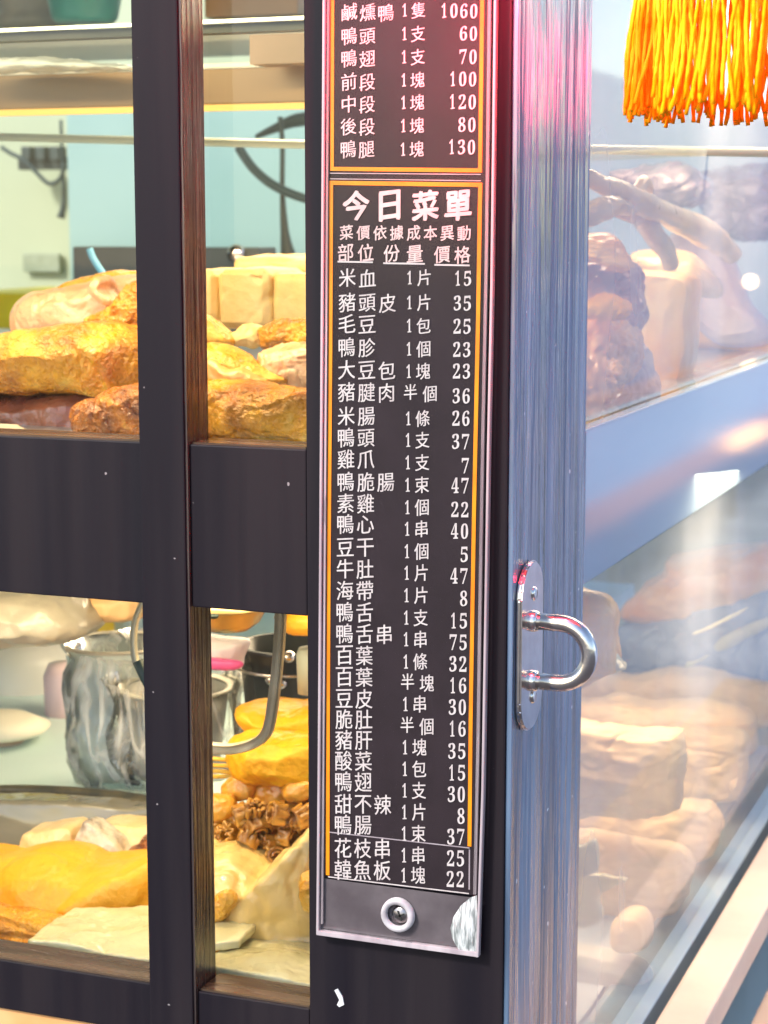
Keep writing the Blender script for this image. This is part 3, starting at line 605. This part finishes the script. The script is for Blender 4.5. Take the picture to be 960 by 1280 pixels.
lathe('pail_rim', tuple(pail), [(.046, 157*q), (.051, 160*q), (.046, 162*q), (.043, 160*q)], mat('cream rim', (.6, .55, .45), rough=.3), pl, 40)
M['clearbag'] = glassmat('crumpled clear bag', (.97, .98, .98), 1.5, .08, .14, (.9, .9, .88))
def bagglints(m):  # white diffuse streaks painted in for highlights on the bag's creases
    n = m.node_tree.nodes; L = m.node_tree.links; tc = n.new('ShaderNodeTexCoord'); t = n.new('ShaderNodeTexNoise')
    t.inputs['Scale'].default_value = 26; t.inputs['Detail'].default_value = 3; t.inputs['Distortion'].default_value = 1.2
    mp = n.new('ShaderNodeMapping'); mp.inputs['Scale'].default_value = (1, 1, .45); mp.inputs['Rotation'].default_value = (0, .5, 0)
    L.new(tc.outputs['Object'], mp.inputs[0]); L.new(mp.outputs[0], t.inputs[0])
    b = n.new('ShaderNodeBump'); b.inputs['Distance'].default_value = .01; L.new(t.outputs[0], b.inputs['Height'])
    for q in n:
        if q.type == 'BSDF_GLOSSY': L.new(b.outputs[0], q.inputs['Normal'])
    ms = [q for q in n if q.type == 'MIX_SHADER' and q.inputs[0].links and q.inputs[0].links[0].from_node.type == 'MAP_RANGE'][0]
    rp = n.new('ShaderNodeValToRGB'); e = rp.color_ramp.elements; e[0].position = .40; e[0].color = (.04, .04, .04, 1); e[1].position = .60; e[1].color = (.04, .04, .04, 1)
    k = rp.color_ramp.elements.new(.50); k.color = (.5, .5, .5, 1); L.new(t.outputs[0], rp.inputs[0]); L.new(rp.outputs[0], ms.inputs[0])
bagglints(M['clearbag'])
def bagmesh(name, c, prof, m, seed, amp=.006, label=None, cat=None, fold=.012):
    V = []; Fc = []; seg = 72; n = len(prof)
    for i, (r, z) in enumerate(prof):
        for k in range(seg):
            t = 2*math.pi*k/seg; d = Vector((math.cos(t), math.sin(t), 0))
            rr = r+noise.noise(Vector((d.x*2.2, d.y*2.2, z*25+seed)))*amp+abs(noise.noise(Vector((d.x*5+seed, d.y*5, z*8))))*fold
            V.append((c[0]+d.x*rr, c[1]+d.y*rr, c[2]+z))
    for i in range(n-1):
        for k in range(seg): Fc.append((i*seg+k, i*seg+(k+1) % seg, (i+1)*seg+(k+1) % seg, (i+1)*seg+k))
    o = mk(name, V, Fc, m, None, True); return tag(o, label, cat)
dp = W(222, 968, Y=.36); qd = mmpx(.36)
d2 = thing('dark_bin', tuple(dp), 'dark steel bin with a cream rim in a clear bag behind the mullion', 'bin')
lathe('bin_body', tuple(dp), [(0, 0), (.033, 0), (.036, .004), (.046, 104*qd), (.043, 104*qd), (.034, .008), (0, .006)], mat('dark brushed bin', (.34, .34, .30), (.45, .45, .40), rough=.35, metal=0, scale=12, stretch=(1, 1, .2)), d2, 40)
lathe('bin_rim', tuple(dp), [(.045, 102*qd), (.050, 104*qd), (.050, 108*qd), (.044, 106*qd)], mat('cream bin rim', (.62, .60, .50), rough=.3), d2, 40)
bagmesh('clear_bag', (dp.x, dp.y, dp.z), [(.036, 0), (.050, .004), (.056, .02), (.056, .04), (.053, .055), (.051, .066), (.054, .078), (.058, .088)], M['clearbag'], 8, .008, 'crinkled clear bag around the dark steel bin behind the mullion', 'plastic bag')
bagmesh('clear_bag', (pail.x+.025, pail.y-.01, pail.z), [(.03, 0), (.052, .004), (.060, .02), (.062, .04), (.060, .055), (.056, .066), (.056, .09), (.060, .105), (.057, .118), (.064, .126)], M['clearbag'], 3, .013, 'crumpled clear plastic bag around the steel pail', 'plastic bag')
jar = W(84, 932, Y=.62)
tag(lathe('pink_jar', tuple(jar), [(0, 0), (.020, 0), (.022, .004), (.023, .075), (.018, .088), (0, .09)], mat('pale pink plastic', (.72, .52, .54), (.7, .58, .55), rough=.35), None, 28), 'pale pink plastic jar left of the steel pail', 'jar')
tag(lathe('milky_jug', tuple(W(35, 930, Y=.72)), [(0, 0), (.055, 0), (.06, .01), (.06, .10), (.045, .12), (0, .125)], mat('milky plastic', (.52, .52, .46), (.62, .6, .55), rough=.35, scale=8), None, 32), 'milky plastic jug behind the pink jar', 'jug')
tag(lathe('pink_tub', tuple(W(2, 952, Y=.5)), [(0, 0), (.024, 0), (.026, .012), (.024, .013), (0, .013)], mat('hot pink lid', (.80, .12, .35), rough=.35), None, 32), 'hot pink tub at the left edge of the lower window', 'tub')
tag(lathe('sauce_cup', tuple(W(0, 936, Y=.5)), [(0, 0), (.023, 0), (.025, .014), (.0, .014)], mat('brown sauce', (.36, .2, .1), (.5, .35, .25), rough=.4, scale=30), None, 32), 'brown sauce cup resting on the hot pink tub', 'cup')
tag(lathe('foam_plate', tuple(W(0, 915, Y=.5)), [(0, 0), (.045, .001), (.05, .006), (.03, .016), (0, .018)], mat('cream foam', (.75, .70, .55), rough=.5), None, 32), 'cream foam plate on top of the sauce cup', 'plate')
tag(pb('blue_block', 72, 810, 98, 832, .8, .05, mat('blue plastic', (.05, .2, .4), rough=.4)), 'small blue box behind the pink jar', 'box')
tag(pb('yellow_box', 95, 774, 118, 806, .9, .05, mat('yellow card', (.75, .5, .03), rough=.5)), 'yellow box top right of the pink jar', 'box')
tag(pb('brown_box', 72, 782, 97, 812, .86, .05, mat('brown card', (.14, .09, .05), rough=.5)), 'dark brown box beside the yellow box', 'box')
tag(pb('grey_bottle', 118, 765, 165, 830, .95, .08, mat('blue grey plastic', (.38, .48, .5), rough=.4), bev=.012), 'blue grey bottle behind the steel pail', 'bottle')
# counter seam and dark rimmed tray
tag(tube('tray_rim', [W(-60, 990, Y=.30), W(20, 988, Y=.305), W(80, 990, Y=.30), W(150, 996, Y=.29), W(220, 1008, Y=.27)], .005, mat('dark rim', (.06, .06, .045), (.12, .1, .06), rough=.3, scale=40), None, 10, sub=6), 'dark rounded tray rim behind the yellow block', 'tray')
food('steamed_pile', [(-60, 1000), (0, 996), (100, 998), (160, 1004), (240, 1010), (240, 1120), (-60, 1120)], .27, .04, mat('brown grey glass side', (.30, .27, .19), (.16, .15, .11), rough=.2, scale=20, stretch=(.3, 1, 1), coat=.6, c3=(.42, .38, .28)), 'smoky brown glass tray side behind the yellow block', 'glass tray', amp=.001, freq=20, power=8)
food('yellow_block', [(-60, 1072), (0, 1072), (40, 1060), (80, 1058), (110, 1062), (130, 1070), (165, 1070), (240, 1072), (240, 1300), (60, 1300), (-60, 1300)], .18, .12, M['yellow'], 'large smooth yellow block across the lower left window', 'fish cake', amp=.003, freq=16, ridged=.0018)
food('brown_fold', [(-60, 1132), (0, 1134), (40, 1140), (85, 1152), (100, 1175), (80, 1240), (-60, 1240)], .105, .05, M['duck'], 'brown folded edge below the large yellow block', 'braised skin', amp=.003, freq=30, ridged=.003, stretch=(.4, 1, 2.5))
food('cream_cake', [(40, 1038), (60, 1032), (100, 1028), (105, 1060), (100, 1085), (40, 1085)], .24, .05, M['bread'], 'cream coloured cake left of the grey taro wedge', 'cake', amp=.001, freq=30, power=6)
food('cream_cake', [(128, 1027), (190, 1026), (240, 1030), (240, 1085), (150, 1090)], .245, .05, M['bread'], 'cream coloured cake right of the grey taro wedge', 'cake', amp=.001, freq=30, power=6)
food('taro_wedge', [(98, 1060), (108, 1030), (116, 1023), (140, 1040), (162, 1066), (150, 1080), (110, 1075)], .215, .03, M['taro'], 'grey speckled taro wedge leaning between cream cakes', 'taro', amp=.002, freq=60, power=5)
food('dark_mushroom', [(160, 1066), (178, 1050), (186, 1040), (220, 1045), (220, 1075)], .225, .03, M['roast'], 'dark brown mushroom piece beside the mullion', 'mushroom', amp=.002, freq=60)
def sheet(name, pts, th, m, label, cat, z, amp=.0012, group=None):
    """slightly wavy slice lying on the food: pixel outline placed on the level plane z"""
    P = [W(x, y, Z=z) for x, y in pts]; P = [Vector((p.x, max(p.y, FD+.008), p.z)) for p in P]; n = len(P)
    P = sum([[P[i].lerp(P[(i+1) % n], k/5) for k in range(5)] for i in range(n)], [])
    bm = bmesh.new(); a = [bm.verts.new(p) for p in P]; f = bm.faces.new(a)
    if f.normal.z < 0: f.normal_flip()
    b = bmesh.ops.extrude_face_region(bm, geom=[f])['geom']
    for v in b:
        if isinstance(v, bmesh.types.BMVert): v.co.z += th
    bmesh.ops.recalc_face_normals(bm, faces=bm.faces[:]); bmesh.ops.triangulate(bm, faces=bm.faces[:])
    me = bpy.data.meshes.new('t'); bm.to_mesh(me); bm.free()
    def mods(o):
        q = o.modifiers.new('r', 'REMESH'); q.mode = 'VOXEL'; q.voxel_size = .0013
        q = o.modifiers.new('s', 'SMOOTH'); q.iterations = 3
    e = evalmesh(me, mods); sd_ = Vector((random.random()*40, 0, 0))
    V = [v.co+v.normal*noise.fractal(v.co*70+sd_, 1, 2, 3)*amp+Vector((0, 0, noise.noise(v.co*22+sd_)*.004)) for v in e.vertices]
    return tag(mk(name, V, [tuple(p.vertices) for p in e.polygons], m, None, True), label, cat, group)
G = 'white turnip cake slices'
z0 = zb1-.012
sheet('cake_slice', [(30, 1186), (95, 1142), (230, 1142), (230, 1225), (110, 1202)], .006, M['white'], 'broad white slice with a green stain in the left window', 'cake slice', z0+.006, group=G)
sheet('cake_slice', [(240, 1140), (290, 1144), (345, 1146), (300, 1186), (240, 1190)], .006, M['white'], 'small white slice with a pointed corner behind the mullion', 'cake slice', z0+.014, group=G)
sheet('cake_slice', [(262, 1212), (310, 1166), (430, 1178), (430, 1260), (262, 1230)], .007, M['white'], 'glossy white slice beside the post at the window bottom', 'cake slice', z0+.004, group=G)
# right lower window
food('fried_tofu', [(300, 885), (325, 878), (370, 880), (430, 882), (430, 930), (380, 925), (330, 918)], .26, .08, M['tofu2'], 'upper yellow orange fried tofu puff beside the post', 'fried tofu', 'fried tofu puffs', amp=.002, freq=45)
food('fried_tofu', [(292, 930), (300, 915), (330, 912), (385, 914), (430, 918), (430, 976), (380, 978), (325, 974), (300, 962)], .22, .08, M['tofu2'], 'lower yellow orange fried tofu puff above the meatballs', 'fried tofu', 'fried tofu puffs', amp=.002, freq=45)
sk = mat('yellow bamboo', (.80, .52, .06), rough=.4)
for i, (y0_, y1_) in enumerate(((946, 952), (962, 966), (972, 969), (956, 958))):
    tag(tube('bamboo_skewer', [W(236, y0_, Y=.20+.01*i), W(310, y1_, Y=.21)], .0017, sk, None, 8), ('topmost', 'third', 'lowest', 'second')[i]+' thin yellow bamboo skewer poking left from the fried tofu', 'skewer', 'bamboo skewers')
G = 'orange meatballs'
for i, (x, y, r, lb) in enumerate(((345, 992, 26, 'orange meatball just under the lower fried tofu puff'), (300, 985, 20, 'orange meatball at the left, under the skewers'), (375, 985, 20, 'browner orange meatball tight against the post'), (272, 1010, 20, 'orange meatball tight against the mullion'))):
    pts = [(x+r*1.1*math.cos(k*.785), y+r*.85*math.sin(k*.785)) for k in range(8)]
    food('meatball', pts, .215-.01*i, r*2*mmpx(.2)*.9, M['meatball'], lb, 'meatball', G, amp=.002, freq=60)
def curl(name, cx, cy, Y, R0, m, label, seed):
    rn = random.Random(seed); V = []; Fc = []; c = W(cx, cy, Y=Y); q = mmpx(Y); nu, nv = 64, 7
    ax = Vector((rn.uniform(-1, 1), rn.uniform(-1, 1), rn.uniform(-.5, 1))).normalized(); rot = ax.to_track_quat('Z', 'Y')
    for i in range(nu):
        t = i/(nu-1)*2*math.pi*1.6; r = R0*q*(.35+.65*i/(nu-1))
        for j in range(nv):
            s = j/(nv-1); rr = r*(1+.25*s*math.sin(9*t+s*2)); z = (s-.5)*R0*q*1.1+math.sin(7*t)*R0*q*.12*s
            V.append(c+rot @ Vector((rr*math.cos(t), rr*math.sin(t), z)))
    for i in range(nu-1):
        for j in range(nv-1): Fc.append((i*nv+j, (i+1)*nv+j, (i+1)*nv+j+1, i*nv+j+1))
    o = mk(name, V, Fc, m, None, True); sm = o.modifiers.new('thickness', 'SOLIDIFY'); sm.thickness = .0022; sm.offset = 0
    return tag(o, label, 'offal', 'curly offal ruffles')
food('offal_heap', [(240, 1010), (300, 1006), (350, 1008), (420, 1000), (425, 1080), (360, 1085), (300, 1075), (240, 1070)], .20, .05, M['offal'], 'brown heap of curly offal above the cream tripe', 'offal', amp=.005, freq=70, ridged=.005)
for i, (x, y, R0) in enumerate(((300, 1020, 14), (322, 1036, 16), (345, 1018, 15), (360, 1046, 15), (335, 1058, 14), (310, 1050, 13), (375, 1022, 14), (285, 1045, 14), (345, 1070, 11), (368, 1030, 12), (320, 1012, 12))):
    curl('offal_ruffle', x, y, .165-.004*(i % 3), R0, M['offal'], ('upper left', 'middle', 'upper centre', 'right', 'lower centre', 'lower left', 'top right', 'far left', 'lowest', 'inner right', 'topmost')[i]+' frilly brown ruffle in the curly offal heap', i)
food('cream_tripe', [(236, 1068), (270, 1060), (300, 1058), (325, 1072), (338, 1084), (352, 1070), (372, 1050), (430, 1030), (430, 1300), (240, 1300)], .145, .09, M['tripe'], 'large smooth cream tripe folded across the right lower window', 'tripe', amp=.003, freq=24, ridged=.0016)
food('orange_ring', [(262, 1128), (272, 1118), (285, 1112), (295, 1122), (290, 1140), (276, 1150), (262, 1150)], .10, .02, M['duckpale'], 'small orange curl on the cream tripe near the mullion', 'curl', amp=.002, freq=90)
food('orange_ring', [(376, 1100), (386, 1090), (410, 1092), (410, 1135), (385, 1135)], .10, .025, M['duckpale'], 'orange piece on the cream tripe tight against the post', 'braised skin', amp=.002, freq=90)
food('yellow_scrap', [(262, 1186), (280, 1184), (292, 1196), (280, 1210), (262, 1216)], .075, .02, M['yellow'], 'yellow scrap between the white slices', 'scrap', amp=.002, freq=60)
# hanging steel strip handles of the tongs, pot lid, black bucket
def ribbon(name, pts, Y, wd, th, m, label, cat, sub=7):
    P = [W(x, y, Y=Y) for x, y in pts]; P, _ = smoothline(P, sub); V = []; Fc = []; n = len(P)
    for i, p in enumerate(P):
        d = (P[min(n-1, i+1)]-P[max(0, i-1)]).normalized(); e = Vector((-d.z, 0, d.x))*wd/2
        V += [p+e+Vector((0, -th/2, 0)), p+e*.8+Vector((0, -th*.9, 0)), p+e*.25+Vector((0, -th*.35, 0)), p-e*.25+Vector((0, -th*.35, 0)), p-e*.8+Vector((0, -th*.9, 0)), p-e+Vector((0, -th/2, 0)), p-e+Vector((0, th/2, 0)), p+e+Vector((0, th/2, 0))]
    for i in range(n-1):
        for k in range(8): Fc.append((i*8+k, i*8+(k+1) % 8, (i+1)*8+(k+1) % 8, (i+1)*8+k))
    Fc.append(tuple(range(8))[::-1]); Fc.append(tuple((n-1)*8+k for k in range(8)))
    return tag(mk(name, V, Fc, m, None, False), label, cat)
ribbon('bucket_handle', [(352, 735), (350, 790), (346, 840), (338, 900), (330, 920), (315, 930), (290, 936), (262, 934), (225, 926)], .085, 12*mmpx(.085), .004, mat('champagne metal strip', (.70, .60, .44), (.55, .45, .30), rough=.35, metal=.25, scale=30), 'curved champagne metal strip hanging in the right lower window', 'metal handle')
ribbon('hook_strip', [(180, 750), (170, 775), (167, 800), (170, 825), (180, 840), (195, 850)], .10, 7*mmpx(.1), .003, mat('champagne hook', (.6, .55, .42), rough=.3, metal=.25), 'thin champagne metal hook beside the mullion in the left window', 'hook')
tag(tube('black_strap', [W(172, 826, Y=.095), W(182, 848, Y=.095), W(200, 880, Y=.095)], .004, blk, None, 8), 'short black strap under the champagne hook', 'strap')
lid = W(285, 765, Y=.20)
tag(lathe('pot_lid', tuple(lid), [(0, -.014), (.016, -.013), (.024, -.007), (.028, 0), (.033, .004), (.036, .006), (.0, .01)], mat('gold lid', (.62, .46, .22), (.5, .36, .16), rough=.3, metal=.5, scale=30), None, 40), 'gold coloured pot lid hanging under the middle rail', 'lid')
tag(lathe('lid_bolt', tuple(W(266, 769, Y=.16)), [(0, -.003), (.004, -.002), (.0045, 0)], blk, None, 16), 'tiny dark bolt on the gold pot lid', 'bolt')
bk = W(362, 905, Y=.36); q = mmpx(.36)
bt = thing('black_bucket', tuple(bk), 'black bucket with bright bolts behind the champagne strip', 'bucket')
lathe('bucket_body', tuple(bk), [(0, 0), (.036, 0), (.042, .066), (.045, .07), (.040, .07), (.034, .006), (0, .004)], mat('black plastic', (.03, .035, .035), (.045, .05, .05), rough=.25, scale=10), bt, 40)
for x, y in ((352, 822), (342, 855), (330, 850)): lathe('bolt', tuple(W(x+8, y, Y=.318)), [(0, -.003), (.004, -.002), (.005, .001), (.005, .004)], M['steel'], bt, 14, axis='Y')
tube('bucket_band', [Vector((bk.x+.045*math.cos(t), bk.y+.045*math.sin(t), bk.z+.052)) for t in [k*math.pi/16 for k in range(32)]], .0015, M['steel'], bt, 6, closed=True)
tag(slab('white_packet', [(236, 792), (275, 795), (310, 800), (304, 822), (296, 836), (236, 824)], .30, .03, mat('white pink packet', (.75, .66, .68), rough=.4), amp=.001, freq=30), 'white packet with a pink stripe in the right lower window', 'packet')
tag(slab('pink_stripe_bag', [(236, 818), (262, 822), (303, 827), (292, 838), (236, 832)], .28, .012, mat('pink print', (.80, .12, .36), rough=.4), amp=.0005, freq=30), 'hot pink folded bag edge below the white packet', 'bag')
tag(lathe('sage_bottle', tuple(W(388, 866, Y=.26)), [(0, 0), (.010, 0), (.011, .03), (.009, .036), (0, .038)], mat('sage plastic', (.5, .56, .46), rough=.3), None, 24), 'sage green bottle edge tight against the post', 'bottle')
food('yellow_bag', [(345, 775), (355, 764), (430, 764), (430, 792), (365, 790)], .24, .03, M['yellow'], 'yellow bag top under the middle rail beside the post', 'bag', amp=.002, freq=40)
# ------------------------------------------------------------------ lower deck seen through the side glass
sfood('cream_chunk', [(690, 740), (735, 738), (760, 748), (772, 770), (770, 800), (772, 830), (765, 842), (690, 860)], .22, .07, M['tofu2'], 'upright cream chunk beside the post behind lower side glass', 'tofu', amp=.002, freq=34)
sfood('white_scrap', [(768, 815), (778, 828), (783, 836), (768, 842), (760, 832)], .235, .02, M['white'], 'little white crumb right of the upright cream chunk', 'crumb', amp=.002, freq=80)
sfood('orange_bag', [(775, 770), (800, 735), (830, 712), (840, 695), (900, 685), (940, 682), (1000, 670), (1000, 730), (900, 765), (820, 780)], .60, .12, M['orangepale'], 'salmon orange meat in a bag at the right edge', 'wrapped meat', amp=.005, freq=20)
gb = mat('blue grey wrinkled plastic', (.24, .29, .36), (.36, .42, .50), rough=.25, scale=9, bump=.006, bscale=22, coat=.3)
sfood('grey_bag', [(772, 785), (830, 762), (900, 740), (1000, 715), (1000, 840), (900, 842), (800, 845), (772, 822)], .50, .12, gb, 'blue grey wrinkled bag under the salmon meat', 'bag', amp=.005, freq=24, ridged=.004)
for pts, lb in (([(852, 838), (862, 815), (900, 795), (960, 770), (1000, 750), (1000, 762), (920, 806), (880, 825)], 'long white fold of the wrinkled bag at the right edge'), ([(865, 792), (900, 775), (935, 758), (925, 768), (880, 790)], 'short white fold above the long one')):
    sfood('white_fold', pts, .43, .015, M['white'], lb, 'plastic fold', amp=.001, freq=40)
G = 'stacked tofu skin rolls behind the side glass'
def roll(o, dy, th, lb):
    Yr = YGL(max(p[0] for p in o))+th/2+.006+dy
    return slab('tofu_skin_roll', o, Yr, th, M['peach'], lb, 'tofu roll', G, amp=.0045, freq=22, amp2=.0008, freq2=110, power=2.8, stretch=(.8, 1, 1.6), ridged=.0015)
roll([(690, 842), (740, 836), (790, 842), (840, 834), (890, 838), (950, 850), (985, 866), (975, 905), (900, 905), (800, 905), (690, 905)], 0, .06, 'topmost long peach roll of the stack')
roll([(690, 880), (760, 870), (820, 878), (880, 873), (925, 886), (946, 902), (938, 945), (850, 945), (690, 945)], 0, .06, 'second peach roll from the top of the stack')
roll([(835, 912), (880, 906), (928, 914), (936, 935), (930, 985), (905, 1005), (835, 1005)], .02, .05, 'short peach roll right of the thick one')
roll([(690, 910), (750, 904), (800, 911), (848, 908), (858, 922), (852, 985), (846, 1015), (760, 1018), (690, 1018)], 0, .06, 'third peach roll, thick with a square cut end')
roll([(690, 994), (750, 988), (820, 998), (880, 1003), (902, 1018), (900, 1050), (860, 1078), (690, 1078)], .0, .05, 'fourth peach roll in the shade of the thick one')
roll([(690, 1046), (750, 1042), (810, 1052), (850, 1058), (868, 1080), (852, 1130), (800, 1165), (690, 1165)], 0, .06, 'lowest wide peach roll behind the white squares')
sfood('white_square', [(700, 1062), (728, 1056), (745, 1050), (748, 1078), (740, 1092), (700, 1100)], .185, .012, M['white'], 'thin white square slice standing beside the post', 'cake slice', amp=.001, freq=40, power=8)
sfood('white_square', [(700, 1100), (740, 1092), (785, 1098), (765, 1110), (748, 1122), (752, 1145), (735, 1158), (700, 1150)], .18, .012, M['white'], 'crumpled white slice with a folded corner beside the post', 'cake slice', amp=.002, freq=40, power=8)
sfood('bun', [(765, 1165), (768, 1148), (785, 1136), (805, 1138), (815, 1155), (812, 1180), (785, 1188), (768, 1182)], .22, .05, M['peach'], 'round peach bun low behind the side glass', 'bun', amp=.001, freq=20)
sfood('pale_bulb', [(700, 1190), (750, 1188), (800, 1200), (815, 1225), (800, 1262), (770, 1280), (720, 1300), (700, 1300)], .20, .06, mat('pale grey bulb', (.52, .54, .52), (.6, .6, .55), rough=.4, scale=10), 'pale grey round bulb at the bottom beside the post', 'bulb', amp=.001, freq=20)
# ------------------------------------------------------------------ ledge outside the side
pL = W(960, 1043, X=.012); pR = W(960, 1133, Z=pL.z)
ledge = box('counter_ledge', pL.x, pR.x, .0, 1.6, pL.z-.03, pL.z, mat('pinkish cream ledge paint', (.56, .46, .40), (.62, .52, .45), rough=.4, scale=12, bump=.0004, bscale=60), None, bev=.003)
tag(ledge, 'pinkish cream painted ledge running along the outside of the case', 'ledge')
lf = box('side_counter', pR.x+.002, pR.x+.16, .1, 1.9, pL.z-.12, pL.z-.08, mat('beige counter', (.50, .42, .35), (.58, .45, .35), rough=.5, scale=4), None, bev=.003)
tag(lf, 'beige low counter board beyond the cream ledge', 'counter')
# ------------------------------------------------------------------ fringed lantern
lt = thing('lantern', (0, 0, 0), 'red lantern with a bright orange gold fringe at the top right', 'lantern')
LC = W(978, 0, Y=.0); lt.location = LC; WORLD[lt] = LC.copy()
RL = .078; ztop = LC.z+.012
lathe('fringe_band', (LC.x, LC.y, ztop), [(RL, 0), (RL+.0025, .001), (RL+.0025, .010), (RL, .011)], M['gold'], lt, 60)
lathe('lantern_shade', (LC.x, LC.y, ztop+.011), [(RL, 0), (RL+.05, .03), (RL+.075, .08), (RL+.05, .13), (RL, .16)], mat('lit red lantern silk', (.7, .02, .03), rough=.5, emit=(1, .05, .06), estr=1.2), lt, 48)
M['fringe'] = mat('orange gold tassel thread', (1.0, .40, .0), (1.0, .68, .02), rough=.8, spec=.1, scale=120, stretch=(1, 1, .3), bump=.0010, bscale=900, c3=(1, .70, .05), sss=.0)
tm = []
rn = random.Random(4)
for v in range(14):
    n = 22; Ln = .075+rn.uniform(-.004, .006); ph = rn.uniform(0, 6); am = rn.uniform(.0012, .0038); P = []; rr = []
    for k in range(n+1):
        u = k/n; P.append(Vector((am*math.sin(ph+u*4)*u, am*math.cos(ph*2+u*5)*u, -Ln*u))); rr.append(.0010+.0002*u+.0002*math.sin(k*2.2+v))
    V, Fc = tubegeo(P, rr, 8); me = bpy.data.meshes.new('tassel'); me.from_pydata(V, [], Fc); me.materials.append(M['fringe']); me.shade_smooth(); tm.append(me)
for ringi, (rad, cnt) in enumerate(((RL, 150), (RL-.003, 148))):
    for i in range(cnt):
        t = 2*math.pi*(i+.3*ringi)/cnt+rn.uniform(-.012, .012)
        o = bpy.data.objects.new('tassel_strand', rn.choice(tm)); COL.objects.link(o); o.parent = lt
        o.location = (rad*math.cos(t), rad*math.sin(t), ztop-LC.z+.002+rn.uniform(0, .005)); o.rotation_euler = (rn.uniform(-.03, .03)+.10*math.sin(t), rn.uniform(-.03, .03)-.10*math.cos(t), rn.uniform(0, 6.28))
# ------------------------------------------------------------------ across the lane (seen as reflections in the lacquer and glass)
sg = box('led_sign', .004, .05, -.13, -.11, W(640, -60, Y=-.12).z, W(640, -180, Y=-.12).z, mat('lit red sign', (.8, .02, .05), emit=(1, .03, .08), estr=115), None, bev=.003)
tag(sg, 'small lit red sign box hanging just above the menu board corner', 'sign')
tarp = thing('reflected_stall', (2.6, 6, 0), 'unseen blue covered stall added across the lane for reflections', 'stall')  # unseen, added so that post and rail reflect blue
for i in range(14):
    y = 1.8+i*1.1
    box('tarp_panel', 2.6, 2.65, y+.01, y+1.09, .42, 2.4, mat('blue tarp %d' % i, (.22+.03*(i % 3), .32+.02*(i % 2), .52), (.32, .40, .58), rough=.5, scale=2), tarp)
tb = thing('reflected_table', (1.3, 3, 0), 'unseen long salmon edged table added in the lane for its reflection', 'table')  # unseen, added so that its edge reflects as a salmon stripe
za_, zb_ = W(800, 634, X=-1.2).z, W(800, 602, X=-1.2).z
box('table_edge', 1.2, 1.215, 1.2, 15, za_, zb_, mat('salmon edge', (.92, .42, .36), (.85, .5, .5), rough=.5), tb)
box('table_top', 1.216, 1.9, 1.2, 15, zb_-.03, zb_-.002, mat('pale blue top', (.4, .5, .65), rough=.5), tb)
for yl_ in (1.3, 3.8, 6.3, 8.8): box('leg', 1.5, 1.54, yl_, yl_+.04, 0, zb_-.031, M['steel'], tb)
box('stall_stripe', 2.57, 2.599, 1.8, 17, .4, .5, mat('salmon stripe', (.75, .35, .25), (.7, .4, .4), rough=.5), tarp)
for u0, u1 in ((915, 936), (940, 958)):
    q0 = W(u0, 545-(u0-915)*.55, X=-1.19).y; q1 = W(u1, 545-(u1-915)*.55, X=-1.19).y
    box('stripe_lamp', 1.19, 1.1995, q0, q1, za_+.01, zb_-.01, mat('lit orange sign tube', (1, .6, .3), emit=(1, .55, .25), estr=1.8), tb)
red = thing('hanging_lantern', (1, 2, 1.6), 'lit red lantern hanging over the lane', 'lantern')
mr_ = W(692, 96, X=0); d = ray(692, 96); d.x = -d.x; pos = mr_+d*.9
red.location = pos; WORLD[red] = pos.copy()
lathe('lantern_shade', (pos.x, pos.y, pos.z-.036), [(.012, -.02), (.028, .0), (.036, .036), (.028, .072), (.012, .09)], mat('lit red pink lantern', (.8, .05, .1), rough=.5, emit=(1, .05, .15), estr=9), red, 32)
bp = W(938, 352, X=-.012); d = ray(938, 352); d.x = -d.x; pos = bp+d*.8
tag(lathe('street_bulb', tuple(pos), [(0, -.011), (.008, -.008), (.011, 0), (.008, .008), (0, .011)], mat('lit warm bulb', (1, .9, .7), emit=(1, .62, .30), estr=5), None, 20), 'small lit bulb hanging over the lane', 'bulb')
